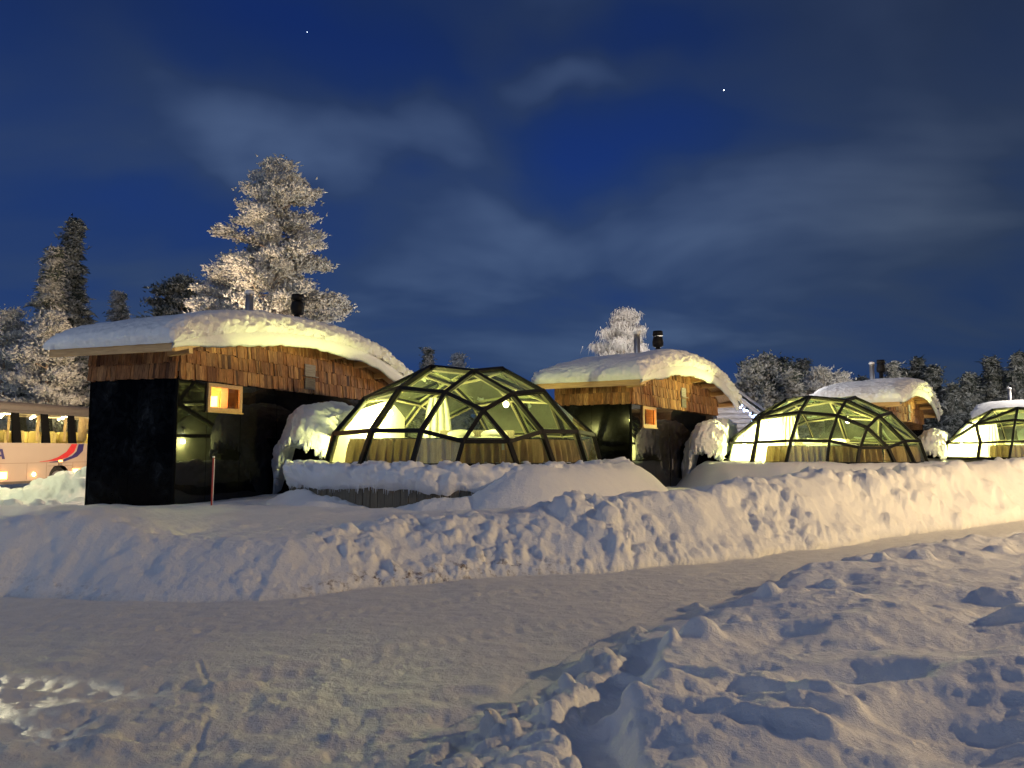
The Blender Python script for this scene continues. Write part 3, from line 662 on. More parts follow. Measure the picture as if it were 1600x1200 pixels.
def make_dome(idx):
    X, Y, zb, sc, th = DOME[idx]
    d = empty('glass_dome', (X, Y, zb), th); d.scale = (sc,)*3
    # struts: outer black steel and the pale timber trim inside
    ed = {}
    for f in faces:
        pts = [dvert(k) for k in f]
        for a_, b_ in zip(pts, pts[1:]+pts[:1]):
            k = tuple(sorted((tuple(round(x, 3) for x in a_), tuple(round(x, 3) for x in b_))))
            ed[k] = (a_, b_)
    m = MB(); tm = MB()
    for a_, b_ in ed.values():
        o_ = ((a_+b_)/2-CEN).normalized(); m.beam(a_, b_, .085, .09, o_)
        q = (b_-a_).normalized()*.04; tm.beam(a_+q-o_*.085, b_-q-o_*.085, .035, .05, o_)
    for v_ in {tuple(round(x, 3) for x in dvert(k)) for f in faces for k in f}:
        if v_[2] > .1: m.sphere(v_, .062, 8, 6)
    m.build('dome_frame', 'black', d); tm.build('inner_trim', 'trim', d)
    # glazing
    seen = set()
    for f in faces:
        pts = [dvert(k) for k in f]; c = sum(pts, Vector())/len(pts)
        key = tuple(round(x, 2) for x in c)
        if key in seen: continue
        seen.add(key)
        m = MB()
        n = (pts[1]-pts[0]).cross(pts[2]-pts[0])
        if n.dot(c-CEN) < 0: pts = pts[::-1]
        m.poly(pts) if len(pts) != 4 else (m.poly((pts[0], pts[1], pts[2])), m.poly((pts[0], pts[2], pts[3])))
        m.build('glass_pane', 'glass', d)
    # low sill / kerb
    m = MB(); ring = sorted({tuple(round(x, 3) for x in dvert(k)) for f in faces for k in f if k.startswith('B')}, key=lambda p: math.atan2(p[1], p[0]))
    for a_, b_ in zip(ring, ring[1:]+ring[:1]): m.beam(Vector(a_)-Vector((0, 0, .03)), Vector(b_)-Vector((0, 0, .03)), .12, .10)
    m.build('base_sill', 'black', d)
    # pleated curtain behind the lowest glass, front part only
    m = MB(); rel = -th; rnd = np.random.RandomState(idx+5)
    A = np.radians(np.linspace(-64, 98, 900)); pl = np.sin(A*RB*26+1.5*np.sin(A*9)+fbm(A*10, A*0, 1, 3, 5)*4)
    rr0 = RB*.90; rows = []
    for z_, kk, in ((.62, .25), (.55, .6), (.3, 1.0), (.02, 1.15)):
        rr = rr0+(.62-z_)*.07*RB/3+pl*.095*kk-.03; rows.append(np.stack([rr*np.sin(A), -rr*np.cos(A), np.full_like(A, z_*.86)+.0], -1))
    rows = np.array(rows); gap = [(0, 395), (397, 560), (562, 899)]
    for g0, g1 in gap: m.grid(rows[:, g0:g1])
    cu = m.build('curtain', 'curtain', d, True)
    m = MB(); pp = [(rr0*math.sin(a_)*1.0, -rr0*math.cos(a_), .545) for a_ in np.radians(np.linspace(-64, 98, 40))]; m.tube(pp, .012, 6); m.build('curtain_rail', 'black', cu)
    # floor
    m = MB(); m.poly([(RB*.94*math.cos(t), RB*.94*math.sin(t), .03) for t in np.linspace(0, 2*math.pi, 33)[:-1]]); m.build('floor', 'blanket', d)
    # white partition towards the entrance tunnel: clipped under the glass
    wa, wk, s0_, s1_ = ((CAB[0][2], 2.15, -2.25, 1.25), (R(62), 1.6, -2.75, -.10), (R(72), 1.6, -2.75, -.10))[idx]
    ur = Vector((math.cos(wa), -math.sin(wa), 0)); ud = Vector((math.sin(wa), math.cos(wa), 0))
    rot = Matrix.Rotation(-th, 3, 'Z'); ur = rot @ ur; ud = rot @ ud
    def roofz(p):
        best = 0
        for f in faces:
            P_ = [dvert(k) for k in f]
            for i_ in range(1, len(P_)-1):
                A_, B_, C_ = P_[0], P_[i_], P_[i_+1]; dd = (B_.y-C_.y)*(A_.x-C_.x)+(C_.x-B_.x)*(A_.y-C_.y)
                if abs(dd) < 1e-9: continue
                w0 = ((B_.y-C_.y)*(p.x-C_.x)+(C_.x-B_.x)*(p.y-C_.y))/dd; w1 = ((C_.y-A_.y)*(p.x-C_.x)+(A_.x-C_.x)*(p.y-C_.y))/dd
                if w0 > -1e-3 and w1 > -1e-3 and w0+w1 < 1.001: best = max(best, w0*A_.z+w1*B_.z+(1-w0-w1)*C_.z)
        return max(0, best-.10)
    m = MB(); ts = np.linspace(s0_, s1_, 24); base = -ur*wk
    for a_, b_ in zip(ts, ts[1:]):
        p = base+ud*a_; q = base+ud*b_; za, zb_ = roofz(p), roofz(q)
        m.hexa([p+Vector((0, 0, .03)), q+Vector((0, 0, .03)), q-ur*.05+Vector((0, 0, .03)), p-ur*.05+Vector((0, 0, .03)), p+Vector((0, 0, za)), q+Vector((0, 0, zb_)), q-ur*.05+Vector((0, 0, zb_)), p-ur*.05+Vector((0, 0, za))])
    m.build('partition_wall', 'white_wall', d)
    m = MB()
    for s_ in (s0_+1.0, (s0_+s1_)/2+.3, s1_-.45):
        for z_ in (.55, 1.0):
            c = base+ud*s_+ur*.004; m.tube([c+Vector((0, 0, z_)), c+ur*.012+Vector((0, 0, z_))], .018, 8)
    m.build('wall_stud', 'steel', d)
    # tall pale drape beyond the bed
    m = MB(); s_ = np.linspace(0, 1, 90); zz = np.linspace(.05, 1, 6)
    G = []
    for z_ in zz:
        sp = .5+.5*(1-z_)**.7; q = [Vector((-.35+(s-.5)*.9*sp, 1.5+.03*math.sin(s*26), .1+z_*1.55)) for s in s_]; G.append([tuple(p) for p in q])
    m.grid(np.array(G)); m.build('drape', 'bedding', d, True)
    return d
dl_ = ['large geodesic glass dome nearest the camera, on a snow topped deck', 'second glass dome, sunk in snow beside the cabin with the glowing window', 'last glass dome, cut off by the right edge of the view']
for i in range(3):
    d = tag(make_dome(i), dl_[i], 'glass dome', 'glass domes beside the cabins')
    X, Y, zb, sc, th = DOME[i]
    cth = CAB[i][2]; ur = Vector((math.cos(cth), -math.sin(cth), 0)); ud = Vector((math.sin(cth), math.cos(cth), 0))
    wh = ('first', 'second', 'last')[i]
    # bed
    b = empty('bed', (X+.4*sc, Y+.2*sc, zb+.03), -cth+.4); b.scale = (sc,)*3
    m = MB(); m.box(-.85, .85, -1.0, 1.0, .0, .28); m.build('bed_frame', 'pine', b)
    m = MB(); P = []
    for u in np.linspace(-1, 1, 22):
        row = []
        for v in np.linspace(-1, 1, 26): row.append((.86*u, 1.0*v, .28+.30*(1-abs(u)**6)**.5*(1-abs(v)**8)**.5+.02*math.sin(u*7+v*5)))
        P.append(row)
    m.grid(np.array(P)); m.build('duvet', 'bedding', b, True)
    for s_ in (-.42, .42):
        m = MB(); m.sphere((s_, .75, .66), .3, 14, 10, (1.15, .65, .45)); m.build('pillow', 'bedding', b, True)
    m = MB(); m.box(-.95, .95, 1.02, 1.08, .0, .78); m.build('headboard', 'weathered', b)
    tag(b, 'made bed with pale duvet inside the %s glass dome' % wh, 'bed', 'beds inside the glass domes')
    # lamps: two globes on stems
    for k, (lx, ly, lz, pw) in enumerate(((-1.65, -.5, 1.2, 400), (.75, 1.1, 1.45, 80), (-2.30, -1.45, .66, 75))):
        p = Vector((X, Y, zb))+(ur*lx+ud*ly+Vector((0, 0, lz)))*sc
        lo = empty('globe_lamp', tuple(p))
        m = MB(); m.sphere((0, 0, 0), .075, 14, 10); m.build('globe', 'bulb', lo, True)
        m = MB(); m.tube([(0, 0, .076), (0, 0, .22)], .012, 8); m.tube([(0, 0, .20), (0, 0, .24)], .05, 10); m.build('stem', 'steel', lo, True)
        tag(lo, ('lit globe lamp next to the white partition in the %s glass dome', 'lit globe lamp over the far side of the %s glass dome', 'lit globe lamp behind the white partition where the entrance joins the %s glass dome')[k] % wh, 'lamp', 'globe lamps in the domes')
        pw = pw*(.5 if k == 2 and i > 0 else 1)
        l = lamp('globe_light', tuple(p-Vector((0, 0, .14))), pw*(1.5 if i == 0 else 2.1), (1, .89, .31), .05)

# deck under the first dome, with its roll of snow
X, Y, zb, sc, th = DOME[0]
dk = empty('deck', (X, Y, 0)); tag(dk, 'round timber skirted deck carrying the nearest dome, edged with a roll of icy snow', 'deck')
m = MB(); nb = 150
for k in range(nb):
    a0 = 2*math.pi*k/nb; a1 = 2*math.pi*(k+.93)/nb; j = .012*math.sin(k*7.3)
    P = lambda a_, r_, z_: (r_*math.cos(a_), r_*math.sin(a_), z_)
    m.hexa([P(a0, 3.80, .0), P(a0, 3.86+j, .0), P(a1, 3.86+j, .0), P(a1, 3.80, .0), P(a0, 3.80, 1.0), P(a0, 3.86+j, 1.0), P(a1, 3.86+j, 1.0), P(a1, 3.80, 1.0)])
m.build('deck_skirt', 'weathered', dk)
m = MB(); m.tube([(0, 0, 1.0), (0, 0, 1.12)], 3.93, 64); m.build('deck_board', 'weathered', dk)
m = MB(); A = np.linspace(0, 2*math.pi, 700); K = np.linspace(0, 1, 22); G = []
for k in K:
    ang = k*math.pi*1.02; drop = .05+.12*vnoise(A*4, A*0, 1.3, 301)+.08*vnoise(A*30, A*0, 1, 302)
    bulg = .16*math.sin(ang)**.8 if 0 < ang < math.pi else 0
    z_ = 1.05+.13*math.cos(ang)-max(0, k-.5)*2*drop*.9
    r_ = 3.86+bulg+.04*fbm(A*12, A*0+k*3, 1, 3, 305)*math.sin(ang if ang < math.pi else 0)
    z_ = z_+.11*(1-k)+.05*fbm(A*9, A*0+k*2, 1, 3, 307)
    G.append(np.stack([r_*np.cos(A), r_*np.sin(A), z_+A*0], -1))
inner = [np.stack([r_*np.cos(A), r_*np.sin(A), 1.29+.035*fbm(np.cos(A)*r_*2, np.sin(A)*r_*2, 1.6, 3, 309)-.02+.06*(clods(np.cos(A)*r_, np.sin(A)*r_, .45, 311, .2, .6, .8) > .06)*1.0], -1) for r_ in np.linspace(2.9, 3.84, 12)]
AA = np.array(inner+G); q_ = AA.reshape(-1, 3); dsp = (clods3(q_, .34, 601)*.45+clods3(q_+3, .16, 603, dens=1)*.5).reshape(AA.shape[:2]); rad = AA.copy(); rad[..., 2] = 0; rad /= np.linalg.norm(rad, axis=-1, keepdims=True)
rad[..., 2] = .8; AA = AA+rad*dsp[..., None]*np.concatenate([np.linspace(.3, 1, len(inner)), np.linspace(1, .5, len(G))])[:, None, None]
m.grid(AA); m.build('deck_snow', 'snow', dk, True)
m = MB(); rnd = random.Random(3)
for k in range(520):
    a_ = rnd.uniform(math.pi*1.05, math.pi*1.62); r_ = 3.90+rnd.uniform(0, .05); l_ = rnd.uniform(.05, .3)*rnd.uniform(.3, 1); z_ = .98
    m.tube([(r_*math.cos(a_), r_*math.sin(a_), z_), (r_*math.cos(a_), r_*math.sin(a_), z_-l_)], [.014, .003], 5)
m.build('icicles', 'snow', dk, True)

# ------------------------------------------------------------------ entrance tunnels under drooping snow
def make_tunnel(idx):
    X, Y, th, dz = CAB[idx]; DX, DY, zb, sc, _ = DOME[idx]
    t = empty('entrance_tunnel', (X, Y, dz), -th)
    v = Vector((DX-X, DY-Y, 0)); ld = Vector((v.x*math.cos(th)-v.y*math.sin(th), v.x*math.sin(th)+v.y*math.cos(th)))   # dome centre in cabin axes (r, t)
    ra, rb = -.0, ld.x-3.0*sc; tc_ = ld.y if idx == 0 else ld.y-.3
    t0, t1 = tc_-1.25, tc_+1.25
    # tunnel body
    m = MB(); m.box(.015, rb, t0+.35, t1-.25, -.5, 1.75); m.build('tunnel_wall', 'matt_black', t)
    # snow: swollen shell from cabin wall to the glass, reaching the ground near the cabin
    nu, nv = 120, 90; U = np.linspace(0, 1, nu); q_ = 1-2*np.linspace(0, 1, nv); Vv = .5-.5*np.sign(q_)*(1-(1-np.abs(q_))**1.75); G = np.zeros((nu, nv, 3)); H = np.zeros((nu, nv, 3))
    for i_, u in enumerate(U):
        r = .06+u*(rb+.05-.06)
        hgt_ = 1.5+1.15*math.sin(math.pi*(.10+.62*u))**.8                         # ridge height
        wid = (1.55 if idx == 0 else 1.85)*math.sin(math.pi*(.16+.62*u))**.6
        low = float(np.interp(u, [0, .10, .2, .34, .55, .8, 1], [.35, .40, .80, 1.55, 1.72, 1.55, 1.35]))+.05*math.sin(u*40)
        for j_, v_ in enumerate(Vv):
            a_ = math.pi*v_                                                       # 0 near side .. pi far side
            ca = math.cos(a_); sa = math.sin(a_)
            x_ = tc_-wid*np.sign(ca)*abs(ca)**.8; z_ = low+(hgt_-low)*abs(sa)**.62 if v_ < .5 else .3+(hgt_-.3)*abs(sa)**.62
            G[i_, j_] = (r, x_, z_)
    gp = G.reshape(-1, 3)+np.array([X*0+idx*3, 0, 0]); nn = (.16*fbm3(gp, 1.6, 3, 40+idx)+clods3(gp, .24, 402+idx, dens=1.0)*.28+clods3(gp+3, .11, 407, dens=1.0)*.38).reshape(nu, nv)*sm(0, .10, Vv)[None, :]
    c = np.array([(rb)/2, tc_, 1.0]); dr = G-c; dr /= np.linalg.norm(dr, axis=-1, keepdims=True)
    G2 = G+dr*nn[..., None]; H = None
    w_ = np.linspace(0, 1, 12)[None, :, None]; under = G2[:, :1]*(1-w_)+G2[:, -1:]*w_; under[..., 2] += .28*np.sin(math.pi*w_[..., 0])
    m = MB(); m.grid(G2[:, ::-1]); m.grid(under)
    for e_ in (0, -1):
        c0 = G2[e_].mean(0); m.grid(np.stack([G2[e_], c0[None]*.6+G2[e_]*.4, np.repeat(c0[None], nv, 0)], 0)[:: (1 if e_ else -1)])
    sn = m.build('snow_cover', 'roof_snow', t, True)
    m = MB(); rnd = random.Random(idx)
    for k in range(70):
        i_ = rnd.randrange(20, nu); p = G2[i_, rnd.randrange(0, 3)]; l_ = rnd.uniform(.05, .32)
        q = Vector(p)+Vector((rnd.uniform(-.03, .03), rnd.uniform(-.02, .12), .02)); m.sphere((q.x, q.y, q.z-l_*.3), .025+rnd.random()*.03, 6, 5, (1, 1, 1.3+l_*3))
    m.build('hanging_snow', 'snow', sn, True)
    return t
tl_ = ['snow buried entrance link between the nearest cabin and its glass dome', 'snow buried entrance link left of the second glass dome', 'snow buried entrance link left of the last glass dome']
for i in range(3): tag(make_tunnel(i), tl_[i], 'entrance', 'snow buried links between cabins and domes')

# ------------------------------------------------------------------ snow stake
p = at(331, 780, 15.0); g = hgt(p.x, 15.0)
st = empty('snow_stake', (p.x, 15.0, g)); m = MB(); m.tube([(0, 0, -.2), (.01, 0, 1.44-g)], .022, 8); m.build('pole', 'red', st, True)
m = MB(); m.tube([(.022, -.01, -.1), (.032, -.01, 1.42-g)], .007, 6); m.tube([(.01, 0, 1.44-g), (.01, 0, 1.47-g)], .024, 8); m.build('reflective_strip', 'white', st, True)
tag(st, 'red snow marker stake with a pale edge standing before the nearest cabin', 'marker stake')

# ------------------------------------------------------------------ coach
def make_coach():
    ang = math.atan2(4.5, 1.0)                                                # heading of the side we see
    c = empty('coach', (-19.3, 29.0, 0), ang)                                 # local x runs along the side, local -y faces us
    x0, x1 = -3.2, 9.2; wn = 2.5
    m = MB()
    # side wall with window band open, arch cut out
    def side(y, yy):
        wx, wr = 2.93, .54
        m.box(x0, wx-wr-.12, y, yy, .38, 1.86); m.box(wx+wr+.12, x1, y, yy, .38, 1.86)
        xs = np.linspace(-wr-.12, wr+.12, 17)
        for a_, b_ in zip(xs, xs[1:]):
            za = .45+math.sqrt(max(0, wr*wr-a_*a_)) if abs(a_) < wr else .38; zb_ = .45+math.sqrt(max(0, wr*wr-b_*b_)) if abs(b_) < wr else .38
            m.hexa([(wx+a_, y, za), (wx+b_, y, zb_), (wx+b_, yy, zb_), (wx+a_, yy, za), (wx+a_, y, 1.86), (wx+b_, y, 1.86), (wx+b_, yy, 1.86), (wx+a_, yy, 1.86)])
    side(0, .05); side(wn-.05, wn)
    m.box(x0, x0+.06, .05, wn-.05, .38, 1.86); m.box(x1-.06, x1, .05, wn-.05, .38, 3.3)
    m.box(x0, x1, .05, wn-.05, 1.15, 1.2)
    m.build('body', 'coach', c)
    m = MB(); n = 14
    ring = []
    for k in range(n+1):
        t = math.pi*k/n; ring.append((wn/2-wn/2*np.sign(math.cos(t))*abs(math.cos(t))**.45, 3.12+.36*math.sin(t)**.6))
    for (a_, za), (b_, zb_) in zip(ring, ring[1:]): m.poly([(x0, a_, za), (x1, a_, za), (x1, b_, zb_), (x0, b_, zb_)])
    m.box(x0, x1, .0, wn, 3.02, 3.10)
    m.poly([(x0, a_, b_) for a_, b_ in ring]); m.poly([(x1, a_, b_) for a_, b_ in ring][::-1])
    m.box(x0, x1, .02, wn-.02, .28, .40)
    m.build('roof', 'coach_dark', c)
    # window posts
    posts = [-3.15, -2.1, -.7, .70, 2.10, 3.48, 4.88, 6.3, 7.7, 8.95]
    for p_ in posts:
        for y in (-.005, wn-.055):
            m = MB()
            m.hexa([(p_-.10, y-.004, 1.861), (p_+.30, y-.004, 1.861), (p_+.30, y+.06, 1.861), (p_-.10, y+.06, 1.861), (p_-.22, y-.004, 3.02), (p_+.10, y-.004, 3.02), (p_+.10, y+.06, 3.02), (p_-.22, y+.06, 3.02)]); m.build('window_post', 'matt_black', c)
    for a_, b_ in zip(posts, posts[1:]):
        for y in (.02, wn-.02):
            m = MB(); m.poly([(a_+.2, y, 1.861), (b_, y, 1.861), (b_, y, 3.02), (a_+.08, y, 3.02)]); m.build('window', 'pane', c)
    # seats, curtains, ceiling lamps
    for i in range(15):
        xx = -2.8+i*.78
        for yy in (.12, 1.38):
            m = MB(); m.box(xx, xx+.14, yy, yy+.46, 1.2, 2.28); m.box(xx, xx+.14, yy+.5, yy+.96, 1.2, 2.28); m.box(xx-.38, xx, yy, yy+.96, 1.5, 1.66)
            m.box(xx-.01, xx+.15, yy+.05, yy+.41, 2.1, 2.34); m.build('seat', 'seat', c)
    for k, (cx_, w_) in enumerate(((-.45, .22), (.4, .16), (1.75, .2), (3.15, .2), (3.95, .75), (5.7, .3))):
        m = MB(); s_ = np.linspace(0, 1, 40); G = [[(cx_+(s-.0)*w_*(.6+.4*z_**2), .10+.02*math.sin(s*w_*60), 1.95+1.0*z_) for s in s_] for z_ in (0, .35, .7, 1)]
        m.grid(np.array(G)); m.build('curtain', 'tan_curtain', c, True)
    for i in range(8):
        xx = -2.6+i*1.5
        for yy in (.35, .55, 2.0):
            m = MB(); m.sphere((xx+(.13 if yy == .55 else 0), yy, 2.92), .05, 8, 6); m.build('ceiling_lamp', 'coach_lamp', c, True)
    m = MB(); m.box(x0+.1, x1-.1, .08, .7, 2.98, 3.01); m.box(x0+.1, x1-.1, 1.8, wn-.08, 2.98, 3.01); m.build('luggage_rack', 'coach', c)
    for xx in (-1.5, 1.5, 4.5, 7.5):
        l = lamp('coach_light', (0, 0, 0), 120, (1, .84, .42), .15); l.parent = c; l.location = (xx, 1.25, 2.8)
    # livery, all a few mm proud
    def plate(mb, pts, e=.006): mb.poly([(x, -e, z) for x, z in pts])
    sw = lambda L_: [(1.9+(x-3.1)*.61, z) for x, z in L_]
    m = MB(); a0 = [(3.1, 1.12), (3.9, 1.17), (4.6, 1.29), (5.3, 1.50), (5.75, 1.83)]; a1 = [(6.25, 1.83), (6.0, 1.50), (5.4, 1.27), (4.4, 1.14), (3.1, 1.10)]
    a0, a1 = sw(a0), sw(a1)
    for i in range(4): plate(m, [a0[i], a1[4-i], a1[3-i], a0[i+1]])
    m.build('red_swoosh', 'cherry', c)
    m = MB(); a0 = [(3.9, 1.09), (4.9, 1.16), (5.8, 1.33), (6.2, 1.52), (6.38, 1.83)]; a1 = [(6.85, 1.83), (6.8, 1.55), (6.3, 1.30), (5.2, 1.11), (3.9, 1.07)]
    a0, a1 = sw(a0), sw(a1)
    for i in range(4): plate(m, [a0[i], a1[4-i], a1[3-i], a0[i+1]], .008)
    m.build('navy_swoosh', 'navy', c)
    m = MB(); ax, az_, hh = -.22, 1.24, .38                                     # slanted capital A
    def sk(x, z): return (ax+x+.18*z, az_+z)
    plate(m, [sk(0, 0), sk(.12, 0), sk(.27, hh), sk(.17, hh)], .007); plate(m, [sk(.37, 0), sk(.50, 0), sk(.30, hh), sk(.20, hh)], .0075); plate(m, [sk(.07, .10), sk(.42, .10), sk(.39, .17), sk(.11, .17)], .008)
    m.build('letter_A', 'navy', c)
    m = MB(); m.box(x0, x1, -.004, -.001, 1.065, 1.08)
    for xx in (-1.9, -.1, 1.3, 2.25, 3.62, 4.5, 6.2): m.box(xx, xx+.015, -.004, -.001, .42, 1.06)
    m.box(2.3, 3.6, -.006, -.003, .93, .945)
    m.box(2.85, 3.05, -.012, -.001, .955, 1.06); m.build('panel_seam', 'seam', c)
    m = MB(); m.box(2.87, 3.05, -.015, -.006, 1.10, 1.16); m.build('side_repeater', 'amber', c)
    w = MB(); w.tube([(2.93, .12, .45), (2.93, .40, .45)], .45, 24); wh = w.build('wheel', 'tyre', c)
    m = MB(); m.tube([(2.93, .09, .45), (2.93, .118, .45)], [.26, .28], 20); m.build('rim', 'steel', wh)
    for xx, zz, s_ in ((.2, .62, 1.2), (1.64, .62, .9), (3.83, .66, 1.2)):
        m = MB(); m.sphere((xx, -.02, zz), .075*s_, 10, 8, (1, .6, 1)); mk = m.build('marker_lamp', 'amber_core', c, True)
        m = MB(); m.box(xx-.17*s_, xx+.17*s_, -.012, -.002, zz-.11*s_, zz+.11*s_); m.build('lens', 'amber', mk) if s_ == 1.2 else None
        l = lamp('marker_light', (0, 0, 0), 3.0*s_, (1, .32, .05), .05); l.parent = c; l.location = (xx, -.22, zz)
    tag(c, 'white touring coach with lit windows and a red and navy swoosh beside the nearest cabin', 'coach')
make_coach()

# ------------------------------------------------------------------ log cabin with blue lights
def log_cabin():
    c = empty('log_cabin', (10.6, 40, 0), -.12)
    w = 2.05; ez = 3.35; rz = 5.0; D = 6
    m = MB()
    for k in range(13): z_ = .3+k*.25; m.tube([(-w-.25, 0, z_), (w+.25, 0, z_)], .13, 10); m.tube([(w, -.25, z_+.12), (w, D, z_+.12)], .13, 10); m.tube([(-w, -.25, z_+.12), (-w, D, z_+.12)], .13, 10)
    for k in range(6):
        z_ = ez+.2+k*.25; hw = w*(1-(z_-ez)/(rz-ez+.1)); m.tube([(-hw, 0, z_), (hw, 0, z_)], .13, 10)
    m.build('wall', 'log', c)
    dr = Vector((w+.55, 0, ez-.35-rz)); m = MB()
    for s_ in (1, -1):
        A = Vector((0, -.6, rz)); B = Vector((s_*dr.x, -.6, rz+dr.z)); m.beam(A, B, .06, .16, (0, 0, 1))
        A2, B2 = A+Vector((0, .035, .09)), B+Vector((0, .035, .09)); q = Vector((0, D+.8, 0)); h_ = Vector((0, 0, .07)); m.hexa([A2, B2, B2+q, A2+q, A2+h_, B2+h_, B2+q+h_, A2+q+h_])
    m.build('roof', 'log', c)
    m = MB(); n = 30; u = np.linspace(-1, 1, 61); v = np.linspace(-.72, D+.3, 20); U, V = np.meshgrid(u, v, indexing='ij')
    x_ = U*(dr.x+.08); base = rz+.17+(dr.z/dr.x)*np.abs(x_); edge = np.clip(1-np.abs(U)**14, 0, 1)**.5*np.clip(1-np.abs((V-2.8)/3.55)**20, 0, 1)**.5
    top = base+.42*edge+.05*fbm(x_, V, 1.2, 3, 500)*edge-.06*np.exp(-(x_/.3)**2); m.grid(np.stack([x_, V, top], -1)); m.grid(np.stack([x_, V, base], -1)[:, ::-1]); m.build('roof_snow', 'snow', c, True)
    tag(c, 'grey log cabin with steep snowy roof, half hidden behind the second cabin', 'log cabin')
    ls = empty('light_string', (10.6, 40, 0), -.12); rnd = random.Random(4)
    for k in range(34):
        u_ = .25+.75*k/33; m = MB(); z_ = rz+dr.z*u_-.10-rnd.uniform(0, .34); m.sphere((dr.x*u_+rnd.uniform(-.03, .03), -.66, z_), .035, 6, 5); m.build('bulb', 'blue_led', ls)
    m = MB(); m.tube([(dr.x*.2, -.65, rz+dr.z*.2-.10), (dr.x*1.0, -.65, rz+dr.z-.10)], .012, 5); m.build('cable', 'black', ls)
    tag(ls, 'blue white icicle lights strung along the log cabin eave', 'string lights')
log_cabin()

# ------------------------------------------------------------------ trees
def blades(P, Dr, Ln, Wd, rs):
    """one thin three-sided sliver per point; returns verts, faces"""
    n = len(P); Dr = Dr/np.linalg.norm(Dr, axis=1, keepdims=True)
    q = rs.randn(n, 3); s = np.cross(Dr, q); s /= np.linalg.norm(s, axis=1, keepdims=True)+1e-9; t = np.cross(Dr, s)
    a = P+s*Wd[:, None]*.5; b = P-s*Wd[:, None]*.25+t*Wd[:, None]*.43; c = P-s*Wd[:, None]*.25-t*Wd[:, None]*.43; d = P+Dr*Ln[:, None]
    V = np.stack([a, b, c, d], 1).reshape(-1, 3); i = np.arange(n)[:, None]*4
    Fc = np.concatenate([i+[0, 1, 3], i+[1, 2, 3], i+[2, 0, 3]], 1).reshape(-1, 3)
    return V, Fc
def mesh_np(name, V, Fc, mat, parent=None):
    me = bpy.data.meshes.new(name); me.vertices.add(len(V)); me.vertices.foreach_set('co', V.astype(np.float32).ravel())
    me.loops.add(Fc.size); me.loops.foreach_set('vertex_index', Fc.ravel().astype(np.int32)); me.polygons.add(len(Fc))
    me.polygons.foreach_set('loop_start', np.arange(len(Fc))*3); me.polygons.foreach_set('loop_total', np.full(len(Fc), 3)); me.update(calc_edges=True)
    me.materials.append(MT[mat]); o = bpy.data.objects.new(name, me); COL.objects.link(o); o.parent = parent; return o
